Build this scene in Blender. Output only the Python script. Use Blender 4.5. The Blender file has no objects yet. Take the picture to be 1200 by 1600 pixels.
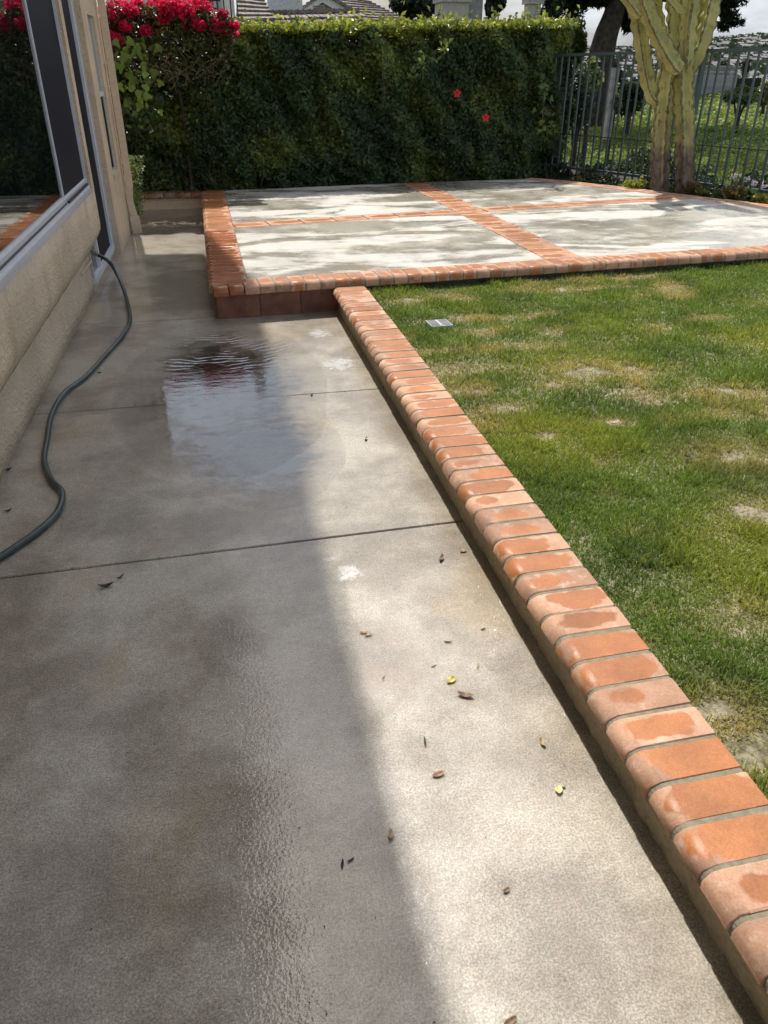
import bpy, math, random
import numpy as np
from mathutils import Vector, Matrix

random.seed(7); RNG = np.random.default_rng(7)
SC = bpy.context.scene
COL = SC.collection
R = math.radians

# ------------------------------------------------------------------ camera
CAM_H = 1.5
PITCH = math.atan(700 / 1200)
YAW = math.atan2(302, 1200 * math.cos(PITCH) + 700 * math.sin(PITCH))
cam_d = bpy.data.cameras.new('camera'); cam = bpy.data.objects.new('camera', cam_d); COL.objects.link(cam)
cam.location = (0, 0, CAM_H)
cam.rotation_euler = (math.pi / 2 - PITCH, 0, -YAW)
cam_d.sensor_fit = 'VERTICAL'; cam_d.sensor_height = 36; cam_d.sensor_width = 27; cam_d.lens = 27
cam_d.clip_start = 0.05; cam_d.clip_end = 9000
SC.camera = cam

# ------------------------------------------------------------------ sky, sun, exposure
SUN_AZ, SUN_EL = R(-5.5), R(60)          # azimuth measured from +Y towards +X
w = bpy.data.worlds.new('World'); SC.world = w; w.use_nodes = True
wn = w.node_tree; wn.nodes.clear()
sky = wn.nodes.new('ShaderNodeTexSky'); sky.sky_type = 'NISHITA'; sky.sun_disc = False
sky.sun_elevation = SUN_EL; sky.sun_rotation = SUN_AZ
sky.air_density = 1.0; sky.dust_density = 4.0; sky.ozone_density = 1.0
wc = wn.nodes.new('ShaderNodeTexCoord'); wm = wn.nodes.new('ShaderNodeMapping'); wm.inputs['Scale'].default_value = (1.2, 2.2, 5.0)
wno = wn.nodes.new('ShaderNodeTexNoise'); wno.inputs['Scale'].default_value = 1.6; wno.inputs['Detail'].default_value = 7; wno.inputs['Roughness'].default_value = .62
wr = wn.nodes.new('ShaderNodeMapRange'); wr.inputs['From Min'].default_value = .38; wr.inputs['From Max'].default_value = .72; wr.inputs['To Max'].default_value = .6
wmx = wn.nodes.new('ShaderNodeMix'); wmx.data_type = 'RGBA'; wmx.inputs[7].default_value = (13.0, 14.6, 17.0, 1)
wb = wn.nodes.new('ShaderNodeBackground'); wb.inputs['Strength'].default_value = 0.11
wo = wn.nodes.new('ShaderNodeOutputWorld')
L = wn.links.new
L(wc.outputs['Generated'], wm.inputs['Vector']); L(wm.outputs[0], wno.inputs['Vector']); L(wno.outputs[0], wr.inputs['Value'])
L(wr.outputs[0], wmx.inputs[0]); L(sky.outputs[0], wmx.inputs[6]); L(wmx.outputs[2], wb.inputs[0]); L(wb.outputs[0], wo.inputs[0])
sd = bpy.data.lights.new('sun', 'SUN'); so = bpy.data.objects.new('sun', sd); COL.objects.link(so)
sd.energy = 4.1; sd.angle = R(0.8); sd.color = (1.0, .965, .91)
SDIR = Vector((math.sin(SUN_AZ) * math.cos(SUN_EL), math.cos(SUN_AZ) * math.cos(SUN_EL), math.sin(SUN_EL)))
so.rotation_euler = SDIR.to_track_quat('Z', 'Y').to_euler(); so.location = (0, 0, 20)
vs = SC.view_settings; vs.view_transform = 'Standard'; vs.look = 'None'; vs.gamma = 1; vs.use_curve_mapping = False
vs.exposure = 0.27

# ------------------------------------------------------------------ layout helpers (photo pixel -> place in the world)
_fh = np.array([math.sin(YAW), math.cos(YAW), 0]); _rt = np.array([math.cos(YAW), -math.sin(YAW), 0]); _up = np.array([0, 0, 1.])
_fw = math.cos(PITCH) * _fh - math.sin(PITCH) * _up; _cu = math.sin(PITCH) * _fh + math.cos(PITCH) * _up
_o = np.array([0, 0, CAM_H])
def ray(x, y): return (x - 600) / 1200. * _rt - (y - 800) / 1200. * _cu + _fw
def on_z(x, y, z=0.):
    d = ray(x, y); return _o + (z - CAM_H) / d[2] * d
def at(x, y, r):                        # point at horizontal distance r
    d = ray(x, y); return _o + r / math.hypot(d[0], d[1]) * d
def scale_at(p):                        # metres per photo pixel at a point
    return float((np.array(p) - _o) @ _fw) / 1200.

# ------------------------------------------------------------------ node helper
class NT:
    def __init__(s, name):
        s.m = bpy.data.materials.new(name); s.m.use_nodes = True; s.t = s.m.node_tree; s.t.nodes.clear()
        s.out = s.t.nodes.new('ShaderNodeOutputMaterial')
        s._c = None
    def n(s, kind, **kw):
        nd = s.t.nodes.new('ShaderNode' + kind)
        for k, v in kw.items(): setattr(nd, k, v)
        return nd
    def set(s, sock, v):
        if v is None: return
        if hasattr(v, 'is_output') or hasattr(v, 'links'): s.t.links.new(v, sock)
        else:
            if isinstance(v, (tuple, list)) and len(v) == 3 and sock.type == 'RGBA': v = (*v, 1)
            sock.default_value = v
    def co(s, kind='Object'):
        if s._c is None: s._c = s.n('TexCoord')
        return s._c.outputs[kind]
    def map(s, vec, scale=(1, 1, 1), loc=(0, 0, 0), rot=(0, 0, 0)):
        m = s.n('Mapping'); s.set(m.inputs[0], vec); m.inputs['Scale'].default_value = scale; m.inputs['Rotation'].default_value = rot; s.set(m.inputs['Location'], loc); return m.outputs[0]
    def noise(s, vec, scale, detail=4, rough=.55, dist=0., out=0):
        m = s.n('TexNoise'); s.set(m.inputs['Vector'], vec); m.inputs['Scale'].default_value = scale; m.inputs['Detail'].default_value = detail
        m.inputs['Roughness'].default_value = rough; m.inputs['Distortion'].default_value = dist; return m.outputs[out]
    def vor(s, vec, scale, feature='F1', out='Distance'):
        m = s.n('TexVoronoi', feature=feature); s.set(m.inputs['Vector'], vec); m.inputs['Scale'].default_value = scale; return m.outputs[out]
    def rng(s, v, a, b, c=0., d=1., smooth=True):
        m = s.n('MapRange', interpolation_type='SMOOTHSTEP' if smooth else 'LINEAR'); s.set(m.inputs[0], v)
        for i, q in enumerate((a, b, c, d)): s.set(m.inputs[i + 1], q)
        return m.outputs[0]
    def math(s, op, a, b=None, c=None):
        m = s.n('Math', operation=op); s.set(m.inputs[0], a); s.set(m.inputs[1], b); s.set(m.inputs[2], c); return m.outputs[0]
    def mix(s, f, a, b, blend='MIX'):
        m = s.n('Mix', data_type='RGBA', blend_type=blend); s.set(m.inputs[0], f); s.set(m.inputs[6], a); s.set(m.inputs[7], b); return m.outputs[2]
    def mixf(s, f, a, b):
        m = s.n('Mix', data_type='FLOAT'); s.set(m.inputs[0], f); s.set(m.inputs[2], a); s.set(m.inputs[3], b); return m.outputs[0]
    def xyz(s, v):
        m = s.n('SeparateXYZ'); s.set(m.inputs[0], v); return m.outputs
    def comb(s, x, y, z):
        m = s.n('CombineXYZ'); s.set(m.inputs[0], x); s.set(m.inputs[1], y); s.set(m.inputs[2], z); return m.outputs[0]
    def bump(s, h, dist=.002, strength=1., normal=None):
        m = s.n('Bump'); s.set(m.inputs['Height'], h); m.inputs['Distance'].default_value = dist; s.set(m.inputs['Strength'], strength)
        if normal is not None: s.set(m.inputs['Normal'], normal)
        return m.outputs[0]
    def attr(s, name, out='Color'):
        m = s.n('Attribute'); m.attribute_name = name; return m.outputs[out]
    def rand(s): return s.n('ObjectInfo').outputs['Random']
    def principled(s, color, rough=.6, normal=None, metal=0., spec=.5, ior=None, coat=None, coat_rough=.05, finish=True):
        p = s.n('BsdfPrincipled'); s.set(p.inputs['Base Color'], color); s.set(p.inputs['Roughness'], rough); s.set(p.inputs['Metallic'], metal)
        s.set(p.inputs['Specular IOR Level'], spec)
        if ior: p.inputs['IOR'].default_value = ior
        if normal is not None: s.set(p.inputs['Normal'], normal)
        if coat is not None: s.set(p.inputs['Coat Weight'], coat); s.set(p.inputs['Coat Roughness'], coat_rough); p.inputs['Coat IOR'].default_value = 1.5
        if finish: s.t.links.new(p.outputs[0], s.out.inputs[0])
        return p
    def done(s, shader):
        s.t.links.new(shader, s.out.inputs[0]); return s.m

def simple(name, col, rough=.6, metal=0., nscale=30, var=.18, bump=0., bscale=120):
    t = NT(name); c = t.co()
    n = t.noise(c, nscale, 5)
    d = tuple(q * (1 - var) for q in col); u = tuple(min(1, q * (1 + var)) for q in col)
    nrm = t.bump(t.noise(c, bscale, 4), bump) if bump else None
    t.principled(t.mix(t.rng(n, .3, .7), d, u), rough, nrm, metal)
    return t.m

def leafmat(name, attr='Col', trans=.45, rough=.4, spec=.4, tint=(1.25, 1.15, .55)):
    t = NT(name); c = t.attr(attr)
    p = t.principled(c, rough, spec=spec, finish=False)
    tr = t.n('BsdfTranslucent'); t.set(tr.inputs[0], t.mix(1., c, tint, 'MULTIPLY'))
    m = t.n('MixShader'); m.inputs[0].default_value = trans
    t.t.links.new(p.outputs[0], m.inputs[1]); t.t.links.new(tr.outputs[0], m.inputs[2])
    return t.done(m.outputs[0])

# ------------------------------------------------------------------ object helpers
def link(name, me, mat=None, parent=None):
    o = bpy.data.objects.new(name, me); COL.objects.link(o)
    if mat is not None and me is not None and len(me.materials) == 0: me.materials.append(mat)
    if parent is not None: o.parent = parent
    return o
def tag(o, label=None, cat=None, group=None, kind=None):
    if label: o['label'] = label
    if cat: o['category'] = cat
    if group: o['group'] = group
    if kind: o['kind'] = kind
    return o
def empty(name, loc=(0, 0, 0), rz=0.):
    o = bpy.data.objects.new(name, None); COL.objects.link(o); o.location = loc; o.rotation_euler = (0, 0, rz); o.empty_display_size = .1
    return o
class MB:
    """collects simple solids into one mesh"""
    def __init__(s): s.v = []; s.f = []; s.sm = []
    def add(s, vs, fs, smooth=False):
        k = len(s.v); s.v += [tuple(map(float, q)) for q in vs]; s.f += [tuple(i + k for i in f) for f in fs]; s.sm += [smooth] * len(fs); return s
    def box(s, x0, x1, y0, y1, z0, z1):
        return s.add([(x0, y0, z0), (x1, y0, z0), (x1, y1, z0), (x0, y1, z0), (x0, y0, z1), (x1, y0, z1), (x1, y1, z1), (x0, y1, z1)],
                     [(3, 2, 1, 0), (4, 5, 6, 7), (0, 1, 5, 4), (1, 2, 6, 5), (2, 3, 7, 6), (3, 0, 4, 7)])
    def bar(s, a, b, wx, wy=None, up=(0, 0, 1)):
        wy = wy or wx; a = Vector(a); b = Vector(b); d = (b - a).normalized(); u = Vector(up)
        if abs(d.dot(u)) > .95: u = Vector((0, 1, 0))
        x = d.cross(u).normalized(); y = x.cross(d)
        vs = [p + x * sx * wx / 2 + y * sy * wy / 2 for p in (a, b) for sx, sy in ((-1, -1), (1, -1), (1, 1), (-1, 1))]
        return s.add(vs, [(3, 2, 1, 0), (4, 5, 6, 7), (0, 1, 5, 4), (1, 2, 6, 5), (2, 3, 7, 6), (3, 0, 4, 7)])
    def prism(s, poly, z0, z1):         # polygon (ccw) in xy
        n = len(poly)
        vs = [(x, y, z0) for x, y in poly] + [(x, y, z1) for x, y in poly]
        return s.add(vs, [tuple(range(n))[::-1], tuple(range(n, 2 * n))] + [(i, (i + 1) % n, n + (i + 1) % n, n + i) for i in range(n)])
    def extrude_y(s, prof, y0, y1):     # profile (x,z), extruded along y
        n = len(prof)
        vs = [(x, y0, z) for x, z in prof] + [(x, y1, z) for x, z in prof]
        return s.add(vs, [tuple(range(n)), tuple(range(n, 2 * n))[::-1]] + [(i, n + i, n + (i + 1) % n, (i + 1) % n) for i in range(n)])
    def tube(s, pts, rad, seg=10, cap=True, smooth=True):
        pts = [Vector(p) for p in pts]; n = len(pts)
        rads = rad if hasattr(rad, '__len__') else [rad] * n
        vs = []; ref = None
        for i, p in enumerate(pts):
            d = (pts[min(i + 1, n - 1)] - pts[max(i - 1, 0)]).normalized()
            if ref is None: ref = Vector((1, 0, 0)) if abs(d.x) < .8 else Vector((0, 1, 0))
            x = (ref - d * ref.dot(d)).normalized(); y = d.cross(x); ref = x
            for k in range(seg):
                a = 2 * math.pi * k / seg; vs.append(p + (x * math.cos(a) + y * math.sin(a)) * rads[i])
        fs = [(i * seg + k, i * seg + (k + 1) % seg, (i + 1) * seg + (k + 1) % seg, (i + 1) * seg + k) for i in range(n - 1) for k in range(seg)]
        s.add(vs, fs, smooth)
        if cap: s.add(vs[:seg], [tuple(range(seg))[::-1]]); s.add(vs[-seg:], [tuple(range(seg))])
        return s
    def mesh(s, name):
        me = bpy.data.meshes.new(name); me.from_pydata(s.v, [], s.f); me.polygons.foreach_set('use_smooth', s.sm); me.update(); return me
    def build(s, name, mat, parent=None): return link(name, s.mesh(name), mat, parent)

def fastmesh(name, V, F, cols=None, smooth=False):
    """V (n,3) array, F (m,k) array of equal sized faces"""
    me = bpy.data.meshes.new(name); V = np.asarray(V, np.float32); F = np.asarray(F, np.int32); m, k = F.shape
    me.vertices.add(len(V)); me.vertices.foreach_set('co', V.ravel())
    me.loops.add(m * k); me.loops.foreach_set('vertex_index', F.ravel())
    me.polygons.add(m); me.polygons.foreach_set('loop_start', np.arange(0, m * k, k, dtype=np.int32)); me.polygons.foreach_set('loop_total', np.full(m, k, np.int32))
    if smooth: me.polygons.foreach_set('use_smooth', np.ones(m, bool))
    if cols is not None:
        a = me.color_attributes.new('Col', 'FLOAT_COLOR', 'POINT'); c = np.ones((len(V), 4), np.float32); c[:, :3] = cols; a.data.foreach_set('color', c.ravel())
    me.update(calc_edges=True); return me

def norm(a): return a / np.maximum(np.linalg.norm(a, axis=-1, keepdims=True), 1e-9)
def leaves(name, P, N, size, col, aspect=.6, fold=.25, up=None, jit=.6):
    """leaf shaped faces: P positions, N facing, folded along the midrib, tip along `up` direction (jittered)"""
    n = len(P); N = norm(N + RNG.normal(0, jit, (n, 3)))
    U = RNG.normal(0, 1, (n, 3)) if up is None else np.asarray(up, float) + RNG.normal(0, .7, (n, 3))
    T = norm(U - N * (U * N).sum(1, keepdims=True)); B = np.cross(N, T)
    s = np.asarray(size).reshape(-1, 1) * np.ones((n, 1)); h = s * aspect / 2
    v0 = P - T * s * .5; v1 = P + B * h + N * s * fold * .5; v2 = P + T * s * .5 - N * s * fold * .3; v3 = P - B * h + N * s * fold * .5
    V = np.stack([v0, v1, v2, v3], 1).reshape(-1, 3); i = np.arange(n)[:, None] * 4
    F = np.concatenate([i + [0, 1, 2], i + [0, 2, 3]], 1).reshape(-1, 3)
    return fastmesh(name, V, F, np.repeat(col, 4, 0))
def vnoise(P, freq, seed=0):
    """cheap smooth value noise for arrays (n,2|3) -> 0..1"""
    P = np.asarray(P) * freq; r = np.random.default_rng(seed); acc = 0; amp = 0
    for k in range(7):
        d = r.normal(0, 1, P.shape[1]); d /= np.linalg.norm(d); f = r.uniform(.6, 2.2); acc = acc + np.sin(P @ d * f * 6.283 + r.uniform(0, 6.28) + 1.3 * np.sin(P @ r.normal(0, 1, P.shape[1]) * 2.)) ; amp += 1
    return np.clip(acc / amp * 1.1 + .5, 0, 1)

# ================================================================== MATERIALS
def concrete(name, dry_bias, wet_rough, tone=(1, 1, 1), seed=0., white=.6, soft=.03, spots=False):
    t = NT(name); c = t.map(t.co(), loc=(seed, seed * .7, 0))
    big = t.noise(c, .9, 6, .6, .4); mid = t.noise(c, 4.5, 6, .65); fine = t.noise(c, 55, 5, .7); grit = t.noise(c, 330, 3, .7)
    a = tuple(q * k for q, k in zip((.225, .195, .15), tone)); b = tuple(q * k for q, k in zip((.43, .395, .325), tone)); br = tuple(q * k for q, k in zip((.36, .285, .17), tone))
    col = t.mix(t.rng(t.math('ADD', t.math('MULTIPLY', big, .6), t.math('MULTIPLY', mid, .4)), .40, .60), a, b)
    col = t.mix(t.math('MULTIPLY', t.rng(t.noise(c, 1.7, 5, .6, .8), .52, .72), .55), col, br)
    col = t.mix(1., col, t.mix(t.rng(fine, .25, .75), (.84, .84, .84), (1.14, 1.14, 1.14)), 'MULTIPLY')
    col = t.mix(1., col, t.mix(t.rng(grit, .3, .7), (.72, .71, .69), (1.28, 1.28, 1.28)), 'MULTIPLY')
    col = t.mix(1., col, t.mix(t.rng(t.noise(c, 190, 2, .5), .32, .68), (.76, .75, .73), (1.24, 1.24, 1.24)), 'MULTIPLY')
    spk = t.rng(t.vor(t.map(c, loc=(3, 1, 0)), 110), .0, .2, 1., 0.)
    spk = t.math('MULTIPLY', spk, t.rng(t.noise(c, 6, 4), .42, .6))
    col = t.mix(t.math('MULTIPLY', spk, .85), col, (.05, .045, .04))
    lsp = t.math('MULTIPLY', t.rng(t.vor(t.map(c, loc=(7, 5, 0)), 140), .0, .2, 1., 0.), t.rng(t.noise(c, 9, 3), .45, .65))
    col = t.mix(t.math('MULTIPLY', lsp, .5), col, (.6, .57, .5))
    if spots:                              # pale mineral crusts left by drying water
        px_, py_, pz_ = t.xyz(t.co()); wob = t.math('MULTIPLY', t.math('SUBTRACT', t.noise(t.co(), 30, 6, .7, 1.2), .5), 7.)
        for a_, b_, rx_, ry_ in ((545, 895, .035, .05), (516, 874, .025, .014), (530, 568, .10, .10), (500, 521, .07, .09)):
            g0 = on_z(a_, b_); d_ = t.math('ADD', t.math('POWER', t.math('DIVIDE', t.math('SUBTRACT', px_, float(g0[0])), rx_), 2.), t.math('POWER', t.math('DIVIDE', t.math('SUBTRACT', py_, float(g0[1])), ry_), 2.))
            col = t.mix(t.math('MULTIPLY', t.rng(t.math('ADD', d_, wob), 1.5, -.3), .62), col, (.60, .59, .56))
    # drying patches: paler and matt, with their own ragged outline
    pz = t.noise(t.map(c, scale=(.5, 1.45, 1)), 1.35, 7, .58, .9)
    dry = t.rng(t.math('ADD', pz, t.math('MULTIPLY', t.math('SUBTRACT', mid, .5), .25)), dry_bias - soft, dry_bias + .04 + soft)
    col = t.mix(t.math('MULTIPLY', dry, white), col, (.62, .60, .56))
    film = t.rng(t.noise(c, 2.1, 7, .62, .6), .36, .60)
    rough = t.mixf(dry, t.mixf(film, wet_rough + .20, wet_rough), .75)
    h = t.math('ADD', t.math('MULTIPLY', grit, .55), t.math('MULTIPLY', fine, .6))
    nrm = t.bump(h, .0022, .8)
    h1 = t.math('MULTIPLY', t.math('ADD', t.math('MULTIPLY', t.noise(c, 210, 2, .6), 1.), t.math('MULTIPLY', t.noise(c, 12, 3, .6), .8)), t.mixf(film, .82, .6))
    if spots:                              # running water lies smoother on the near slab
        zx, zy, zz = t.xyz(t.co())
        zone = t.rng(t.math('ADD', zy, t.math('MULTIPLY', t.math('SUBTRACT', t.noise(c, 3, 5, .6), .5), 1.6)), 2.5, 1.7)
        zone = t.math('MAXIMUM', zone, t.rng(zy, 5.3, 6.0))
        h2 = t.math('ADD', t.math('MULTIPLY', t.noise(c, 115, 2, .5), .55), t.math('MULTIPLY', t.noise(c, 9, 4, .6), .85))
        h2 = t.math('ADD', h2, t.math('MULTIPLY', t.math('MULTIPLY', t.noise(c, 240, 2, .6), 2.1), t.rng(t.math('ADD', zx, t.math('MULTIPLY', t.noise(c, 5, 4), .2)), .24, .5)))
        h1 = t.mixf(zone, h1, h2); rough = t.mixf(zone, rough, .05)
    nrm2 = t.bump(h1, .001, 1.)
    p = t.principled(col, t.mixf(dry, .6, .85), nrm, spec=.3, coat=t.mixf(dry, .95, .0), coat_rough=rough, finish=True)
    t.set(p.inputs['Coat Normal'], nrm2)
    return t.m
M = {}
M['walk'] = concrete('wet_walkway_concrete', .70, .07, tone=(.93, .905, .86), white=.4, spots=True)
M['patio'] = concrete('drying_patio_concrete', .525, .14, tone=(.98, 1.0, .98), seed=11.3, white=.62, soft=.055)
M['joint'] = simple('joint_filler', (.05, .045, .04), .6)

def brickmat(name, wet_lo, wet_hi, gloss, dry=(.50, .285, .18), wet=(.39, .15, .052), pale=.5):
    t = NT(name); c = t.co(); r = t.rand()
    off = t.comb(t.math('MULTIPLY', r, 37.), t.math('MULTIPLY', r, 91.), t.math('MULTIPLY', r, 13.))
    cc = t.map(c, loc=off)
    x, y, z = t.xyz(c)
    # damp oval in the middle of each brick, offset and sized by the brick
    ox = t.math('MULTIPLY', t.math('SUBTRACT', t.math('FRACT', t.math('MULTIPLY', r, 7.31)), .5), .09)
    ex = t.math('DIVIDE', t.math('SUBTRACT', x, ox), .098); ey = t.math('DIVIDE', y, .046)
    d = t.math('POWER', t.math('ADD', t.math('POWER', t.math('ABSOLUTE', ex), 2.6), t.math('POWER', t.math('ABSOLUTE', ey), 2.6)), .385)
    d = t.math('ADD', d, t.math('MULTIPLY', t.math('SUBTRACT', t.noise(cc, 15, 2.5, .5), .5), 1.7))
    th = t.mixf(t.math('FRACT', t.math('MULTIPLY', r, 3.77)), wet_lo, wet_hi)
    wm = t.math('SUBTRACT', 1., t.rng(d, t.math('SUBTRACT', th, .10), t.math('ADD', th, .10)))
    tone = t.mix(t.math('FRACT', t.math('MULTIPLY', r, 17.9)), tuple(q * .74 for q in dry), tuple(min(1, q * 1.14) for q in dry))
    tw = t.mix(t.math('FRACT', t.math('MULTIPLY', r, 29.3)), tuple(q * .82 for q in wet), tuple(q * 1.15 for q in wet))
    tone = t.mix(t.math('MULTIPLY', t.rng(t.noise(cc, 19, 5, .65), .5, .72), pale), tone, (.70, .53, .42))
    col = t.mix(wm, tone, tw)
    col = t.mix(1., col, t.mix(t.rng(t.noise(cc, 9, 4, .6), .3, .7), (.82, .80, .78), (1.1, 1.1, 1.1)), 'MULTIPLY')
    col = t.mix(t.math('MULTIPLY', t.rng(t.noise(cc, 24, 5, .7), .58, .72), .3), col, (.20, .13, .08))
    col = t.mix(1., col, t.mix(t.rng(t.noise(cc, 220, 3), .3, .7), (.86, .86, .86), (1.1, 1.1, 1.1)), 'MULTIPLY')
    pit = t.math('MULTIPLY', t.rng(t.vor(cc, 130), 0, .13, 1, 0), t.rng(t.noise(cc, 40, 2), .55, .65))
    col = t.mix(t.math('MULTIPLY', pit, .6), col, (.16, .06, .03))
    nrm = t.bump(t.math('ADD', t.math('MULTIPLY', t.noise(cc, 170, 4), .5), t.noise(cc, 35, 3)), .0012, .8)
    t.principled(col, t.mixf(wm, .8, gloss), nrm, spec=.4)
    return t.m
M['brick_sun'] = brickmat('half_dry_brick', .45, 1.3, .45)
M['brick_patio'] = brickmat('drying_patio_brick', .95, 1.7, .4, dry=(.46, .245, .145))
M['brick_wet'] = brickmat('soaked_brick', 1.2, 1.7, .24, wet=(.36, .12, .045))
M['brick_shade'] = brickmat('shaded_brick', .5, 1.2, .4, dry=(.30, .20, .13), wet=(.22, .085, .04))  # same brick in darker colours, shade put into the colour
M['mortar'] = simple('mortar', (.22, .19, .13), .9, nscale=60, bump=.002, bscale=160)
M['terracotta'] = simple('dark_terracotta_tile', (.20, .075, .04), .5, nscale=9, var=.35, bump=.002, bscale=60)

def stucco(name, col, dirt_shade=(.20, .16, .11)):
    t = NT(name); c = t.co()
    lump = t.noise(c, 60, 5, .6, .5); fine = t.noise(c, 260, 3, .6)
    v = t.vor(t.map(c, loc=(1, 2, 3)), 62, 'SMOOTH_F1')
    base = t.mix(t.rng(t.noise(c, 2.2, 5), .3, .7), tuple(q * .88 for q in col), tuple(min(1, q * 1.08) for q in col))
    base = t.mix(t.math('MULTIPLY', t.rng(lump, .52, .70), .35), base, dirt_shade)  # relief shading put into the colour, following the lump noise
    st = t.math('MULTIPLY', t.rng(t.noise(t.map(c, scale=(1, 1, .35)), 5, 5), .5, .75), .35)
    base = t.mix(st, base, dirt_shade)
    nrm = t.bump(t.math('ADD', t.math('MULTIPLY', lump, 1.), t.math('ADD', t.math('MULTIPLY', v, .6), t.math('MULTIPLY', fine, .25))), .017, .9)
    t.principled(base, .85, nrm, spec=.25)
    return t.m
M['stucco'] = stucco('tan_stucco', (.72, .56, .385), (.34, .25, .155))
M['stucco_wall'] = stucco('stained_tan_stucco', (.60, .48, .31), (.22, .17, .09))
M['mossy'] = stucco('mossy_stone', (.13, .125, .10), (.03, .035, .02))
M['alu'] = simple('satin_aluminium', (.50, .50, .51), .4, metal=.25, var=.06)
M['alu_white'] = simple('pale_aluminium', (.72, .72, .74), .4, metal=.2, var=.05)
t = NT('dark_window_glass'); t.principled((.006, .008, .008), .012, spec=.5, ior=2.5); M['glass'] = t.m
t = NT('dark_insect_screen'); c = t.co(); g = t.noise(c, 420, 2); t.principled(t.mix(g, (.008, .008, .013), (.02, .019, .027)), .6, spec=.1); M['screen'] = t.m
M['blind'] = simple('grey_blind', (.30, .28, .26), .7)
M['soffit'] = simple('painted_soffit', (.34, .27, .19), .8)
M['tan_paint'] = simple('tan_painted_metal', (.62, .49, .35), .45, var=.08)
M['brass'] = simple('weathered_brass', (.32, .25, .16), .45, metal=.7)
M['black'] = simple('black_plastic', (.012, .012, .012), .45)
t = NT('dark_green_hose_rubber'); c = t.co(); rr = t.rand()
t.principled(t.mix(t.rng(t.noise(c, 9, 4), .45, .7), (.022, .036, .032), (.06, .075, .066)), .3, t.bump(t.noise(c, 60, 3), .001), spec=.5); M['hose'] = t.m
M['soil'] = simple('damp_soil', (.055, .04, .028), .95, nscale=25, var=.4, bump=.012, bscale=45)
t = NT('dry_soil'); c = t.co(); t.principled(t.mix(t.rng(t.noise(c, 30, 6, .7), .35, .65), (.10, .09, .04), (.30, .26, .17)), .95, t.bump(t.noise(c, 90, 4), .006)); M['lawn_soil'] = t.m
M['leaf'] = leafmat('leaf', rough=.33, spec=.5); M['grass'] = leafmat('grass_blade', trans=.35, rough=.5, spec=.25)
M['needle'] = leafmat('needle', trans=.15, rough=.6, spec=.15)
M['petal'] = leafmat('petal', trans=.5, rough=.55, spec=.2, tint=(1.2, .9, .95))
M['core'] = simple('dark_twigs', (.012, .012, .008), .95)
M['twig'] = simple('grey_brown_twig', (.16, .115, .075), .9)
M['bark'] = simple('dark_bark', (.055, .042, .032), .95, nscale=12, var=.5, bump=.02, bscale=18)
M['fence'] = simple('grey_green_fence_paint', (.085, .125, .125), .5, var=.12)
M['wire'] = simple('black_wire', (.02, .024, .024), .5)

# ================================================================== TERRAIN
FA = np.array([4.67, 10.72]); FN = np.array([.907, .421]); FT = np.array([.421, -.907])     # fence line: start, outward normal, run
def ground_h(x, y):
    x = np.asarray(x, float); y = np.asarray(y, float); r = np.hypot(x, y)
    d = (x - FA[0]) * FN[0] + (y - FA[1]) * FN[1]
    ss = lambda a, b, v: (lambda q: q * q * (3 - 2 * q))(np.clip((v - a) / (b - a), 0, 1))
    z = -.10 + np.clip(d - .3, 0, 13) * .082 + .05 * np.sin(x * 1.1 + y * .7) * ss(0.6, 3, d)
    z = z - np.clip(r - 32, 0, 1e9) * .11
    z = np.maximum(z, -28 - .0 * r)
    far = ss(700, 1900, r); z = z + far * (66 + 9 * np.sin(np.arctan2(x, y) * 9 + 1) + 5 * np.sin(np.arctan2(x, y) * 23))
    z = z - ss(2100, 3800, r) * 45
    return z
rad = np.concatenate([np.linspace(0, 34, 52), np.geomspace(36, 5000, 50)])
ang = np.linspace(0, 2 * math.pi, 145)[:-1]
gx = np.outer(rad, np.sin(ang)); gy = np.outer(rad, np.cos(ang)); gz = ground_h(gx, gy)
V = np.stack([gx, gy, gz], -1).reshape(-1, 3); na = len(ang)
ii, jj = np.meshgrid(np.arange(len(rad) - 1), np.arange(na), indexing='ij')
F = np.stack([ii * na + jj, (ii + 1) * na + jj, (ii + 1) * na + (jj + 1) % na, ii * na + (jj + 1) % na], -1).reshape(-1, 4)[:, ::-1]
t = NT('hillside_ground'); c = t.co()
t.principled(t.mix(t.rng(t.noise(c, .5, 8, .65), .35, .65), (.045, .065, .02), (.13, .13, .06)), .95, t.bump(t.noise(c, 9, 5), .05)); M['hill'] = t.m
terrain = link('terrain', fastmesh('terrain', V, F, smooth=True), M['hill']); tag(terrain, kind='structure')

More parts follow.
